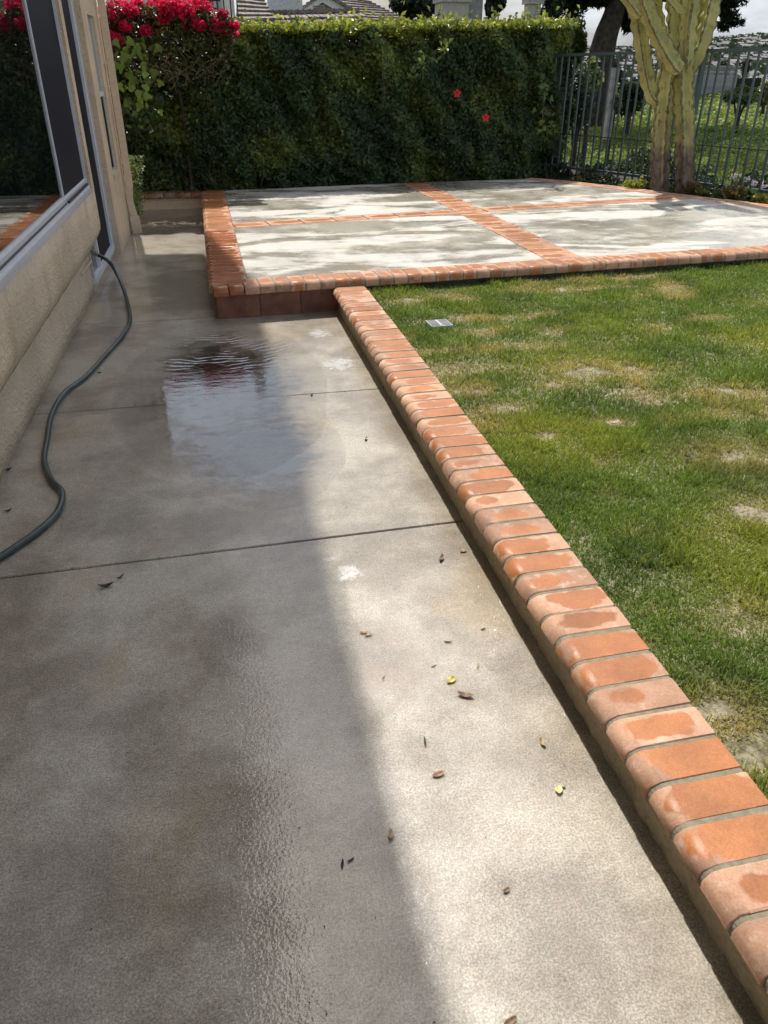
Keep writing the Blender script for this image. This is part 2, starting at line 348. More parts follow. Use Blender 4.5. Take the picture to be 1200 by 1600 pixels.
# ================================================================== WALKWAY
walk = MB().box(-1.6, .90, -2.0, 10.3, -.16, -.012).build('walkway', M['joint']); tag(walk, kind='structure')
def slab(poly, z0, z1, mat, parent, name='panel', bev=.004):
    n = len(poly); c = np.mean(poly, 0)
    p2 = [tuple(np.array(p) + (c - np.array(p)) / np.linalg.norm(c - np.array(p)) * bev * 1.4) for p in poly]
    vs = [(x, y, z0) for x, y in poly] + [(x, y, z1 - bev) for x, y in poly] + [(x, y, z1) for x, y in p2]
    fs = [tuple(range(n))[::-1], tuple(range(2 * n, 3 * n))]
    for k in range(2): fs += [(k * n + i, k * n + (i + 1) % n, (k + 1) * n + (i + 1) % n, (k + 1) * n + i) for i in range(n)]
    return MB().add(vs, fs).build(name, mat, parent)
g = .0035
for poly in ([(-1.5, -1.9), (.88, -1.9), (.88, 2.385 - g), (-1.5, 2.345 - g)],
             [(-1.5, 2.345 + g), (.88, 2.385 + g), (.88, 3.795 - g), (-1.5, 3.825 - g)],
             [(-1.5, 3.825 + g), (.88, 3.795 + g), (.88, 5.34), (-.02, 5.34), (-1.5, 5.36)],
             [(-1.5, 5.366), (.05, 5.346), (.05, 7.78 - g), (-1.5, 7.82 - g)],
             [(-1.5, 7.82 + g), (.05, 7.78 + g), (.05, 10.2), (-1.5, 10.2)]):
    slab(poly, -.02, 0., M['walk'], walk)

# ================================================================== BRICKS
def brick_mesh(name, Ln, Wd, Ht, nose=True, jit=.0012, seed=0):
    r = random.Random(seed); b = .004; l = Ln / 2
    if nose:
        rr = min(.036, Ht * .8); arc = [(-l + rr - rr * math.sin(a), Ht - rr + rr * math.cos(a)) for a in [math.pi / 2 * k / 5 for k in range(6)]]
        prof = [(l, 0.), (l, Ht - .004), (l - .004, Ht)] + arc + [(-l, .006), (-l + .004, 0.)]
    else:
        prof = [(l, 0.), (l, Ht - .003), (l - .003, Ht), (-l + .003, Ht), (-l, Ht - .003), (-l, 0.)]
    b = .0025; n = len(prof); cx = 0; cz = Ht / 2; mb = MB(); vs = []
    for y, k in ((-Wd / 2, 1), (-Wd / 2 + b, 0), (Wd / 2 - b, 0), (Wd / 2, 1)):
        for x, z in prof:
            if k: x -= math.copysign(b, x) * .8; z = z - b * .8 if z > cz else z
            vs.append((x + r.uniform(-jit, jit), y + r.uniform(-jit, jit), z + (r.uniform(-jit, jit) if z > 0 else 0)))
    fs = [tuple(range(n))[::-1], tuple(range(3 * n, 4 * n))]
    mb.add(vs[:0], []); mb.v = vs; mb.f = [fs[0][::-1], fs[1][::-1]]; mb.sm = [False, False]
    for k in range(3):
        for i in range(n):
            mb.f.append((k * n + i, k * n + (i + 1) % n, (k + 1) * n + (i + 1) % n, (k + 1) * n + i)); mb.sm.append(nose and 3 <= i <= 7)
    me = mb.mesh(name)
    import bmesh
    bm = bmesh.new(); bm.from_mesh(me); bmesh.ops.recalc_face_normals(bm, faces=bm.faces); bm.to_mesh(me); bm.free()
    return me
_bm = {}
def brick(parent, x, y, z, rz, Ln, Wd, Ht, mat, nose=True, name='brick', jitter=1.):
    key = (round(Ln, 3), round(Wd, 3), Ht, mat.name, nose, random.randrange(4))
    if key not in _bm:
        _bm[key] = brick_mesh('brick', Ln, Wd, Ht, nose, seed=len(_bm)); _bm[key].materials.append(mat)
    o = link(name, _bm[key], None, parent); j = jitter
    o.location = (x + random.uniform(-.0015, .0015) * j, y + random.uniform(-.001, .001) * j, z + random.uniform(-.0012, .0012) * j)
    o.rotation_euler = (random.uniform(-.006, .006) * j, random.uniform(-.006, .006) * j, rz + random.uniform(-.008, .008) * j)
    return o

# ================================================================== LOW RETAINING WALL BESIDE THE LAWN
lw = empty('low_wall', (.9, 2.5, 0)); lw.location = (0, 0, 0)
tag(lw, 'low stucco retaining wall capped with bullnose bricks between walkway and lawn', 'wall')
# rough stucco face, subdivided and uneven at its foot
NY = 240; ys = np.linspace(-.8, 5.33, NY); zs = np.array([-.03, .0, .012, .03, .06, .09, .1305])
vv = []; 
for y in ys:
    for k, z in enumerate(zs): vv.append((.832 + random.uniform(-.0022, .0022) - (.006 * random.random() if k <= 2 else 0), y, z))
ff = [(i * 7 + k, i * 7 + k + 1, (i + 1) * 7 + k + 1, (i + 1) * 7 + k) for i in range(NY - 1) for k in range(6)]
mb = MB().add(vv, ff, True); mb.box(.836, .992, -.8, 5.33, -.1, .1308); mb.build('stucco_face', M['stucco_wall'], lw)
def mortar_strip(x0, x1, zb, zt, y0, y1):
    rr = min(.035, (zt - zb) * .8); return MB().extrude_y([(x1, zb), (x1, zt)] + [(x0 + rr - rr * math.sin(a), zt - rr + rr * math.cos(a)) for a in [math.pi / 2 * k / 5 for k in range(6)]] + [(x0, zb + .002), (x0 + .002, zb)], y0, y1)
mortar_strip(.7875, 1.004, .1312, .1777, -.8, 5.262).build('mortar', M['mortar'], lw)
k = 0; y = .12
while y < 5.25:
    brick(lw, .785 + .1125, y, .131, 0, .225, .0895, .049, M['brick_sun']); y += .0995
WALL_TOP_END = y

# ================================================================== RAISED PATIO
PT = .225
fr = lambda x: 5.235 + .06 * x          # nose line of the front coping
yb = lambda x: 9.82 + .088 * x          # back edge
yh = lambda x: 7.50 + .14 * x           # cross band
xc = lambda y: 2.62 - .014 * (y - 5.6)  # centre band
EDGE = [(4.18, 10.19), (4.6, 9.66), (4.95, 9.1), (5.25, 8.52), (5.55, 7.98), (5.85, 7.5), (6.35, 6.7), (6.86, 5.9)]
INN = [(x - .24 * .875, y - .24 * .5) for x, y in EDGE]
patio = MB().prism([(-.005, 5.305)] + [(6.88, fr(6.88) + .07)] + EDGE[::-1] + [(-.005, yb(0))], -.12, .1640).build('patio', M['mortar']); tag(patio, kind='structure')
MB().prism([(.02, fr(0) + .035), (6.8, fr(6.8) + .035)] + [(x - .02, y - .02) for x, y in EDGE[::-1]] + [(.02, yb(0) - .01)], .1640, .2135).build('mortar_bed', M['mortar'], patio)
H = .125; W2 = .15; E = .004; bk = lambda x: fr(x) + .205
def interp_edge(y):                     # inner edge of the fence side band at y
    for (x0, y0), (x1, y1) in zip(INN, INN[1:]):
        if y1 <= y <= y0: return x0 + (x1 - x0) * (y0 - y) / (y0 - y1)
    return INN[-1][0]
def xsolve(off): # where the cross band meets the inner edge
    for i in range(2000):
        y = 9.5 - i * .002
        if yh(interp_edge(y)) + off > y: return interp_edge(y), y
xa, ya = xsolve(H + E); xd, yd = xsolve(-H - E)
LI = .222
fl = [(LI, bk(LI) + E), (xc(5.6) - W2, bk(2.47) + E), (xc(7.8) - W2, yh(2.45) - H - E), (LI, yh(LI) - H - E)]
bl = [(LI, yh(LI) + H + E), (xc(7.9) - W2, yh(2.45) + H + E), (xc(9.9) - W2, yb(2.43) - .005), (LI, yb(LI) - .005)]
frp = [(xc(5.6) + W2, bk(2.77) + E), (6.60, bk(6.60) + E)] + [p for p in INN[::-1][1:] if p[1] < yd - .02] + [(xd, yd), (xc(7.8) + W2, yh(2.74) - H - E)]
brp = [(xc(7.9) + W2, yh(2.74) + H + E), (xa, ya)] + [p for p in INN[::-1] if p[1] > ya + .02] + [(xc(9.9) + W2, yb(2.72) - .005)]
for p in (fl, bl, frp, brp): slab(p, .2136, PT - .004, M['patio'], patio, bev=.003)
mortar_strip(-.0395, .21, .1655, .2225, 5.34, 9.8).build('mortar', M['mortar'], patio)
_m = mortar_strip(.0, .2, .1655, .2225, -6.8, -.215).build('mortar', M['mortar'], patio); _m.rotation_euler = (0, 0, math.pi / 2 + math.atan(.06)); _m.location = (0, fr(0) + .0035, 0)
# coping along the walkway side, soaked
y = 5.338 + .05
while y < 9.86:
    brick(patio, .088, y, .1645, 0, .262, .0965, .0605, M['brick_wet'] if y < 7.3 else M['brick_patio']); y += .1025
# front coping
x = .005; ang_f = math.atan(.06)
while x < 6.8:
    corner = x < .21
    Ln = .1 if corner else .2
    sh = x < .16
    brick(patio, x + .03 - .06 * Ln / 2, fr(x + .03) + Ln / 2, .1645, math.pi / 2 + ang_f, Ln, .0945, .0605, M['brick_wet'] if sh else M['brick_sun']); x += .1035
# centre band, cross bands and fence side band of square pavers
y = bk(2.6) + .102
while y < yb(2.6) - .1:
    if abs(y - yh(xc(y))) > .0: brick(patio, xc(y), y, .1640, 0, .292, .192, .0585, M['brick_patio'], nose=False, name='paver')
    y += .2
for x0, x1 in ((LI + .004, xc(7.8) - W2), (xc(7.8) + W2 + .004, xd - .02)):
    n = round((x1 - x0) / .302); s = (x1 - x0) / n
    for i in range(n):
        x = x0 + s * (i + .5); brick(patio, x, yh(x), .1640, math.atan(.14), s - .008, .244, .0585, M['brick_patio'], nose=False, name='paver')
for (a, b) in zip(EDGE, EDGE[1:]):
    a = np.array(a); b = np.array(b); d = b - a; ln = np.linalg.norm(d); n = max(1, round(ln / .3)); d = d / ln; nn = np.array([d[1], -d[0]])
    for i in range(n):
        p = a + d * ln * (i + .5) / n + nn * .118; brick(patio, p[0], p[1], .1640, math.atan2(d[1], d[0]), ln / n - .008, .226, .0590, M['brick_sun'], nose=False, name='paver')
# terracotta face on the walkway side, mossy blocks on the lawn side
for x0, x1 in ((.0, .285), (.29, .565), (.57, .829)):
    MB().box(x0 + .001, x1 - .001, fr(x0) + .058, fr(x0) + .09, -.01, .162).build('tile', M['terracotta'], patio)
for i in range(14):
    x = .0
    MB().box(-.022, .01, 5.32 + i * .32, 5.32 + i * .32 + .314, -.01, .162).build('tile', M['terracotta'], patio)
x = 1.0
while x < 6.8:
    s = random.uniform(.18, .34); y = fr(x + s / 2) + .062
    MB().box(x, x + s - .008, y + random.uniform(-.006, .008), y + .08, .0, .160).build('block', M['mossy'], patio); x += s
# low wall closing the walkway at its far end
bw = empty('end_wall', (0, 0, 0)); tag(bw, 'short stucco kerb wall with brick cap closing the far end of the walkway', 'wall')
MB().box(-1.5, -.022, 10.08, 10.2, -.05, .125).build('stucco_face', M['stucco'], bw)
MB().box(-1.5, -.03, 10.07, 10.19, .125, .170).build('mortar', M['mortar'], bw)
x = -1.4
while x < -.08:
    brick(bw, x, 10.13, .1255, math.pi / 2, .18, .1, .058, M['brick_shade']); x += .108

# soil beds
soil = MB().prism([(-1.5, 10.15), (-.02, 10.15)] + [(0, 9.83)] + [(x, y) for x, y in EDGE] + [(7.6, 5.3), (8.3, 5.6), (5.1, 12.0), (-3, 12)], -.3, .165)
soil = soil.build('planting_bed', M['soil']); tag(soil, kind='structure')

# ================================================================== LAWN
lawn = MB().prism([(.994, -2.2), (8.0, -2.2), (8.0, fr(8.0) + .06), (.994, fr(1) + .06)], -.3, .118).build('lawn_soil', M['lawn_soil']); tag(lawn, kind='structure')
bare = [(920, 580, .16), (865, 603, .07), (745, 612, .06), (790, 640, .09), (1150, 715, .15), (960, 660, .05), (850, 682, .05), (1180, 1170, .10), (1120, 1110, .07), (640, 470, .10), (880, 452, .10), (700, 462, .08), (830, 835, .04), (1140, 610, .08), (1195, 800, .12), (985, 1010, .04)]
bare = [(*on_z(a, b, .12)[:2], r * .62) for a, b, r in bare]
def grass_field(n, xr, yr, hlo, hhi, wid, seed):
    r = np.random.default_rng(seed)
    x = r.uniform(*xr, n); y = r.uniform(*yr, n)
    ok = (y < fr(x) + .055) & (x > 1.0 + .03 * vnoise(np.stack([x, y], 1), .8, 3)); 
    P = np.stack([x, y], 1)
    dens = .62 + .6 * vnoise(P, .55, 1) * (.4 + .8 * vnoise(P, 2.2, 2))
    for bx, by, br in bare:
        d = np.hypot((x - bx) * .7, y - by) / br + (vnoise(P, 4, 5) - .5) * 1.2; dens = dens * np.clip((d - .45) * 1.6, .08, 1)
    ok &= r.random(n) < np.clip(dens * 1.25, .02, 1)
    P = P[ok]; n = len(P); x, y = P.T
    straw = np.clip(vnoise(P, .42, 8) * 1.0 + (vnoise(P, 1.7, 9) - .5) * 1.0 + r.normal(0, .16, n) - .74, 0, 1) * 2.0
    for bx, by, br in bare: straw += .8 * np.exp(-((np.hypot((x - bx) * .7, y - by) / (br * 1.7)) ** 2))
    straw = np.clip(straw, 0, 1)[:, None]
    yel = np.clip(vnoise(P, .6, 12) * 1.2 - .55 + r.normal(0, .15, n), 0, 1)[:, None]
    dk = np.clip(vnoise(P, 1.1, 14) * 1.2 - .3 + r.normal(0, .15, n), 0, 1)[:, None]
    col = np.array([.15, .225, .048]) * (1 - dk) + np.array([.11, .165, .05]) * dk
    col = col * (1 - yel) + np.array([.30, .33, .06]) * yel
    col = col * (1 - straw * .8) + np.array([.46, .37, .18]) * straw * .8
    col *= r.uniform(.8, 1.55, (n, 1))
    tall = ((vnoise(P, 1.3, 21) > .72) | (vnoise(P, 3.1, 22) > .86)) * r.random(n) * .030
    h = .8 * r.uniform(hlo, hhi, n) * (1 - .55 * straw[:, 0]) * (.55 + .7 * vnoise(P, 1.6, 20)) + tall
    a = r.uniform(0, 6.283, n); lean = r.uniform(.15, 1.3, n); la = r.uniform(0, 6.283, n)
    bx = np.stack([np.cos(a), np.sin(a), 0 * a], 1) * (wid * r.uniform(.7, 1.4, n))[:, None] / 2
    L_ = np.stack([np.cos(la) * np.sin(lean), np.sin(la) * np.sin(lean), np.cos(lean)], 1) * h[:, None]
    base = np.stack([x, y, np.full(n, .117)], 1); mid = base + L_ * .55 + np.array([0, 0, 1]) * h[:, None] * .10; tip = base + L_
    V = np.stack([base - bx, base + bx, mid + bx * .8, tip, mid - bx * .8], 1).reshape(-1, 3); i = np.arange(n)[:, None] * 5
    F = np.concatenate([i + [0, 1, 2], i + [0, 2, 4], i + [4, 2, 3]], 1).reshape(-1, 3)
    cc = np.repeat(col, 5, 0)
    return V, F, cc
parts = [grass_field(300000, (1.0, 3.3), (.05, 3.0), .016, .042, .0036, 1), grass_field(210000, (1.0, 5.4), (3.0, 5.7), .018, .046, .0050, 2), grass_field(60000, (2.7, 5.4), (1.6, 3.0), .018, .040, .0040, 3)]
V = np.concatenate([p[0] for p in parts]); offs = np.cumsum([0] + [len(p[0]) for p in parts[:-1]])
F = np.concatenate([p[1] + o for p, o in zip(parts, offs)]); Cc = np.concatenate([p[2] for p in parts])
lg = link('grass', fastmesh('grass', V, F, Cc), M['grass']); tag(lg, 'short patchy lawn grass with worn straw coloured spots', 'grass', kind='stuff')

# ================================================================== HOUSE ON THE LEFT
house = empty('house', (-1.02, 0, 0), -R(1.15)); tag(house, 'tan stucco house with big bay window, glass door and downspout along the walkway', 'house')
hc, hs = math.cos(R(1.15)), math.sin(R(1.15))
def to_house(x, y): dx, dy = x + 1.02, y; return (dx * hc - dy * hs, dx * hs + dy * hc)
VE = 6.215; RZ_ = 5.99
S = M['stucco']
def grid_wall(prof, v0, v1, nv, amp, mat, name, parent):
    n = len(prof); vs = []
    for i in range(nv):
        v = v0 + (v1 - v0) * i / (nv - 1)
        for u, z in prof: vs.append((u + random.uniform(-amp, amp), v, z + random.uniform(-amp, amp)))
    fs = [(i * n + k, (i + 1) * n + k, (i + 1) * n + k + 1, i * n + k + 1) for i in range(nv - 1) for k in range(n - 1)]
    mb = MB().add(vs, [f[::-1] for f in fs], True); mb.add(vs[:n], [tuple(range(n))]); mb.add(vs[-n:], [tuple(range(n))[::-1]])
    return mb.build(name, mat, parent)
grid_wall([(-.3, -.02), (0.0, -.02), (.0, .1), (.0, .2), (.004, .285)], -3, VE - .01, 120, .0012, S, 'wall', house)
prof = [(-.3, .286), (0.006, .286)] + [(.01 + .118 * (1 - math.cos(a)) * 1.0, .29 + .215 * math.sin(a)) for a in ()]
prof = [(-.3, .286), (.004, .287), (.05, .345), (.105, .425), (.122, .462), (.126, .50), (.126, .62), (.126, .722), (-.3, .722)]
grid_wall(prof, -3, VE, 120, .0012, S, 'bay_ledge', house)
MB().box(-.3, .126, VE - .12, VE, .7215, 2.28).build('bay_corner', S, house)
MB().box(-.3, .126, -3, VE, 2.28, RZ_).build('bay_header', S, house)
# bay window
win = MB().box(.066, .124, -2.8, VE - .122, .7225, .746).build('window_frame', M['alu'], house)
MB().box(.072, .118, -2.8, VE - .122, .7461, .772).build('sill_track', M['alu_white'], win)
MB().box(.068, .098, -2.8, VE - .135, .7721, .800).build('sash_rail', M['alu'], win)
MB().box(.070, .092, -2.8, VE - .135, .8001, .815).build('glazing_bead', M['alu_white'], win)
MB().box(.1185, .1225, -2.8, VE - .123, .7461, .757).build('track_lip', M['alu'], win)
MB().box(.0985, .102, -2.8, 5.2, .7722, .782).build('gasket', M['black'], win)
MB().box(.0835, .0925, 5.198, 5.214, .8151, 2.27).build('mullion', M['alu_white'], win)
MB().box(.088, .106, VE - .134, VE - .122, .7723, 2.27).build('jamb', M['alu_white'], win)
MB().box(.099, .112, 5.24, VE - .147, .7722, .786).build('screen_track', M['black'], win)
MB().box(.07, .112, -2.8, VE - .147, 2.25, 2.278).build('head', M['alu'], win)
MB().box(.076, .083, -2.79, 5.198, .8151, 2.25).build('glass', M['glass'], win)
MB().box(.0855, .0885, 5.2141, VE - .1345, .8151, 2.25).build('insect_screen', M['screen'], win)
# glass door in the recess past the bay
D0, D1 = VE, 7.60
MB().box(-.3, .0, D0, D1, -.02, .055).build('door_step', S, house)
MB().box(-.3, .02, D0, D1, 2.1, RZ_).build('door_header', S, house)
door = MB().box(-.03, .018, D1 - .07, D1 - .002, .056, 2.099).build('door_frame', M['alu'], house)
MB().box(-.03, .022, D0 + .002, D1 - .0705, .056, .10).build('threshold', M['alu_white'], door)
MB().box(-.03, .012, D0 + .002, D0 + .05, .101, 2.05).build('jamb', M['alu'], door)
MB().box(-.03, .014, 6.62, 6.66, .101, 2.05).build('stile', M['alu_white'], door)
MB().box(-.03, .014, D1 - .115, D1 - .0705, .101, 2.05).build('stile', M['alu_white'], door)
MB().box(-.03, .012, D0 + .05, D1 - .0705, 2.05, 2.098).build('head', M['alu'], door)
MB().box(-.02, -.012, D0 + .05, 6.62, .101, 2.05).build('pane', M['glass'], door)
MB().box(-.018, -.008, 6.66, D1 - .115, .101, 2.05).build('insect_screen', M['screen'], door)
MB().box(.0145, .034, 6.63, 6.65, .95, 1.12).build('handle', M['black'], door)
# pier with narrow window
P0, P1, PU = D1, 8.78, .064
W0, W1, WZ0, WZ1 = 7.93, 8.36, .63, 1.86
for bx in ((-.3, PU, P0, W0, -.02, RZ_), (-.3, PU, W1, P1, -.02, RZ_), (-.3, PU, W0, W1, -.02, WZ0), (-.3, PU, W0, W1, WZ1, RZ_)):
    MB().box(*bx).build('pier', S, house)
nw = MB().box(PU - .045, PU - .021, W0, W1, WZ0, WZ0 + .03).build('narrow_window', M['alu'], house)
MB().box(PU - .045, PU - .021, W1 - .03, W1, WZ0 + .031, WZ1).build('jamb', M['alu'], nw)
MB().box(PU - .045, PU - .021, W0, W0 + .03, WZ0 + .031, WZ1).build('jamb', M['alu'], nw)
MB().box(PU - .045, PU - .016, W0 + .03, W1 - .03, 1.25, 1.285).build('rail', M['alu_white'], nw)
MB().box(PU - .042, PU - .030, W0 + .03, W1 - .03, 1.285, WZ1).build('blind', M['blind'], nw)
MB().box(PU - .042, PU - .030, W0 + .03, W1 - .03, WZ0 + .03, 1.25).build('insect_screen', M['screen'], nw)
MB().add([(PU - .02, W0, WZ0), (PU + .012, W0 - .01, WZ0 - .03), (PU + .012, W1 + .01, WZ0 - .03), (PU - .02, W1, WZ0), (PU - .02, W0, WZ0 + .012), (PU + .012, W0 - .01, WZ0 - .004), (PU + .012, W1 + .01, WZ0 - .004), (PU - .02, W1, WZ0 + .012)],
         [(3, 2, 1, 0), (4, 5, 6, 7), (0, 1, 5, 4), (1, 2, 6, 5), (2, 3, 7, 6), (3, 0, 4, 7)]).build('sill', S, nw)
MB().box(-4.5, -.3, -3, P1, -.02, RZ_).build('main_wall', S, house)
MB().box(-4.5, -.75, P1, 10.6, -.02, RZ_).build('rear_wall', S, house)
# downspout
ds = MB()
pu, pv = PU + .056, 8.62
ds.bar((pu, pv, .44), (pu, pv, 5.95), .062, .05, up=(0, 1, 0)); ds.bar((pu, pv, .46), (pu - .02, pv + .02, .30), .058, .05, up=(0, 1, 0)); ds.bar((pu - .02, pv + .02, .31), (pu + .005, pv, .15), .058, .05, up=(0, 1, 0))
dso = ds.build('downspout', M['tan_paint'], house)
MB().bar((pu + .002, pv, .16), (pu + .012, pv - .005, .0), .085, .075, up=(0, 1, 0)).build('boot', M['tan_paint'], dso)
MB().box(PU, PU + .05, pv - .045, pv + .045, 1.5, 1.53).build('strap', M['tan_paint'], dso)
# roof overhang (outline seen only as shadow and in the wet reflections)
XE = -.053; RZ = 6.0
roof_poly = [to_house(*p) for p in ((XE, -2.9), (XE, 8.76), (-.39, 10.9), (-.95, 10.98), (-5.3, 10.98), (-5.3, -2.9))]
rf = MB().prism(roof_poly, RZ, RZ + .12).build('roof', M['soffit'], house)
inner = [to_house(*p) for p in ((-5.3, -2.9), (XE - .05, -2.9), (XE - .05, 8.7), (-.42, 10.8), (-5.3, 10.8))]
MB().add([(x, y, RZ + .121) for x, y in inner] + [(*to_house(-5.3, 3), RZ + 1.9)], [(0, 1, 5), (1, 2, 5), (2, 3, 5), (3, 4, 5)]).build('roof_slope', M['soffit'], rf)
# spigot at the end of the bay base
sp = MB().tube([(.0, VE - .02, .31), (.02, VE + .045, .305), (.035, VE + .06, .27)], .013, 8).build('spigot', M['brass'], house)
MB().tube([(.02, VE + .03, .305), (.02, VE + .03, .345)], .006, 6).build('stem', M['brass'], sp)
mbh = MB()
for k in range(10):
    a, b = 2 * math.pi * k / 10, 2 * math.pi * (k + 1) / 10
    mbh.bar((.02 + .028 * math.cos(a), VE + .03 + .028 * math.sin(a), .347), (.02 + .028 * math.cos(b), VE + .03 + .028 * math.sin(b), .347), .009)
mbh.bar((-.008, VE + .03, .347), (.048, VE + .03, .347), .006); mbh.build('handwheel', M['black'], sp)
MB().tube([(-.02, VE + .012, .30), (-.02, VE + .012, .02)], .012, 8).build('supply_pipe', M['tan_paint'], sp)
MB().tube([(.005, VE - .45, .235), (.012, VE - .1, .235), (.012, VE + .005, .23), (.0, VE + .02, .16), (-.005, VE + .02, .12)], .009, 8).build('drain_line', M['tan_paint'], sp)

# ================================================================== PUDDLE, HOSE
def water(name, ior, ripple, peel, m0, m1, mscale, rough, tint=.94):
  t = NT(name); c = t.co()
  x, y, z = t.xyz(c)
  dx = t.math('SUBTRACT', x, -.02); dy = t.math('SUBTRACT', y, 5.15)
  rr_ = t.math('SQRT', t.math('ADD', t.math('MULTIPLY', dx, dx), t.math('MULTIPLY', dy, dy)))
  rr_ = t.math('ADD', rr_, t.math('MULTIPLY', t.noise(c, 6, 4), .13))
  wave = t.math('MULTIPLY', t.math('SINE', t.math('MULTIPLY', rr_, 118.)), t.rng(rr_, .2, 1.15, 1., 0.))
  wave = t.math('MULTIPLY', wave, t.rng(t.noise(c, 4.2, 3), .42, .62))
  wl = t.math('MULTIPLY', t.noise(t.map(c, scale=(1, 2.2, 1)), 9, 4, .6), .9)
  hh = t.math('ADD', t.math('MULTIPLY', wave, ripple), wl)
  hh = t.math('ADD', hh, t.math('MULTIPLY', t.noise(c, 75, 2, .5), peel))
  nrm = t.bump(hh, .0009, 1.)
  fz = t.n('Fresnel'); fz.inputs[0].default_value = ior; t.set(fz.inputs['Normal'], nrm)
  gl = t.n('BsdfGlossy'); gl.inputs['Roughness'].default_value = rough; t.set(gl.inputs['Normal'], nrm)
  tp = t.n('BsdfTransparent'); tp.inputs[0].default_value = (tint, tint, tint, 1)
  edge = t.attr('Col', 'Fac')
  mask = t.rng(t.math('ADD', edge, t.math('MULTIPLY', t.math('SUBTRACT', t.noise(c, mscale, 6, .7), .5), 1.1)), m0, m1)
  ms = t.n('MixShader'); t.set(ms.inputs[0], t.math('MULTIPLY', fz.outputs[0], mask)); t.t.links.new(tp.outputs[0], ms.inputs[1]); t.t.links.new(gl.outputs[0], ms.inputs[2])
  return t.done(ms.outputs[0])
M['water'] = water('puddle_water', 2.6, 2.0, .12, .0, .70, 9, .012)

def puddle(pts, name, label, z, mat='water'):
    pts = np.array(pts, float); cpt = pts.mean(0); n = len(pts); rings = 7
    V = []; Cc = []
    for k in range(rings + 1):
        s_ = k / rings
        for p in pts: V.append((*(cpt + (p - cpt) * s_), z)); Cc.append([1 - s_] * 3)
    F = [(k * n + i, (k + 1) * n + i, (k + 1) * n + (i + 1) % n, k * n + (i + 1) % n) for k in range(1, rings) for i in range(n)]
    V.append((*cpt, z)); Cc.append([1, 1, 1])
    me = fastmesh(name, np.array(V), np.array(F + [(len(V) - 1, n + i, n + (i + 1) % n, n + (i + 1) % n) for i in range(0)], int).reshape(-1, 4), np.array(Cc))
    me2 = MB().add(V, F + [(len(V) - 1, n + i, n + (i + 1) % n) for i in range(n)], True).mesh(name)
    a = me2.color_attributes.new('Col', 'FLOAT_COLOR', 'POINT'); cc = np.ones((len(V), 4), np.float32); cc[:, :3] = np.array(Cc); a.data.foreach_set('color', cc.ravel())
    o = link(name, me2, M[mat]); tag(o, label, 'puddle'); return o
def blob(cx, cy, ax, ay, n=64, seed=0, rough=.22, rot=0.):
    r = random.Random(seed); ph = [(r.uniform(0, 6.28), r.uniform(.3, 1) / k) for k in range(1, 9)]
    out = []
    for i in range(n):
        a = 2 * math.pi * i / n; q = 1 + rough * sum(w_ * math.sin(k * a + p_) for k, (p_, w_) in enumerate(ph, 2)) / 2
        x_, y_ = ax * q * math.cos(a), ay * q * math.sin(a); out.append((cx + x_ * math.cos(rot) - y_ * math.sin(rot), cy + x_ * math.sin(rot) + y_ * math.cos(rot)))
    return out
puddle(blob(-.02, 4.05, .54, 1.2, seed=4, rough=.2), 'puddle', 'shallow rippled puddle mirroring the sky on the walkway', .004)
puddle(blob(.12, 3.15, .36, .52, seed=9, rough=.3), 'puddle', 'thin wet film of water just nearer than the rippled puddle', .0035)


def smooth_path(pts, sub=8):
    P = np.array(pts, float); out = []
    for i in range(len(P) - 1):
        p0, p1, p2, p3 = P[max(i - 1, 0)], P[i], P[i + 1], P[min(i + 2, len(P) - 1)]
        for k in range(sub):
            q = k / sub; out.append(.5 * ((2 * p1) + (-p0 + p2) * q + (2 * p0 - 5 * p1 + 4 * p2 - p3) * q ** 2 + (-p0 + 3 * p1 - 3 * p2 + p3) * q ** 3))
    out.append(P[-1]); return out
def from_house(u, v, z): return (-1.02 + u * hc + v * hs, -u * hs + v * hc, z)
HR = .0135
hp = [from_house(.035, VE + .06, .275), from_house(.06, VE + .085, .255), from_house(.12, VE + .06, .22), (-.735, 6.28, .15)]
hp += [(on_z(a, b, HR)[0], on_z(a, b, HR)[1], zz) for a, b, zz in [(195, 462, .05), (203, 497, HR), (192, 524, HR), (165, 555, HR), (135, 588, HR), (101, 614, HR), (81, 648, HR), (73, 690, HR), (69, 720, HR), (80, 750, HR), (97, 770, HR), (90, 800, HR), (60, 830, HR), (20, 858, HR), (-20, 885, HR), (-70, 930, HR), (-60, 1000, HR)]]
hose = MB().tube(smooth_path(hp), HR, 12).build('garden_hose', M['hose']); tag(hose, 'dark green garden hose snaking from the spigot along the house wall', 'hose')
cp = smooth_path(hp[:3], 6)
MB().tube(cp[:5], HR * 1.35, 10).build('coupling', M['brass'], hose)

# ================================================================== HEDGE
yface = lambda x: 10.06 + .075 * x + np.maximum(np.asarray(x) - 4.0, 0) * .5 + np.clip((.1 - np.asarray(x)) * 1.5, 0, 1) * .30
def hedge_face_pts(n, x0, x1, z0, z1):   # points on the clipped face with hollows and bulges
    x = RNG.uniform(x0, x1, n); z = RNG.uniform(z0, z1, n); P2 = np.stack([x, z], 1)
    b = (vnoise(P2, .9, 31) - .5) * .22 + (vnoise(P2, 2.6, 32) - .5) * .12
    return x, z, b
HT = lambda x: 1.80 + .022 * x
hedge = empty('hedge', (2, 10.6, 0)); hedge.location = (0, 0, 0); tag(hedge, 'tall clipped dark green hedge closing the back of the patio', 'hedge')
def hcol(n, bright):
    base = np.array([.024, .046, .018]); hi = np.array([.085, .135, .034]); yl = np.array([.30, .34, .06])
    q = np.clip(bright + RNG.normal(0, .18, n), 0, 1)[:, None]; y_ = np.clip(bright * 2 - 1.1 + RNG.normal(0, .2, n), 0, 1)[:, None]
    c = base * (1 - q) + hi * q; c = c * (1 - y_) + yl * y_; return c * RNG.uniform(.55, 1.6, (n, 1))
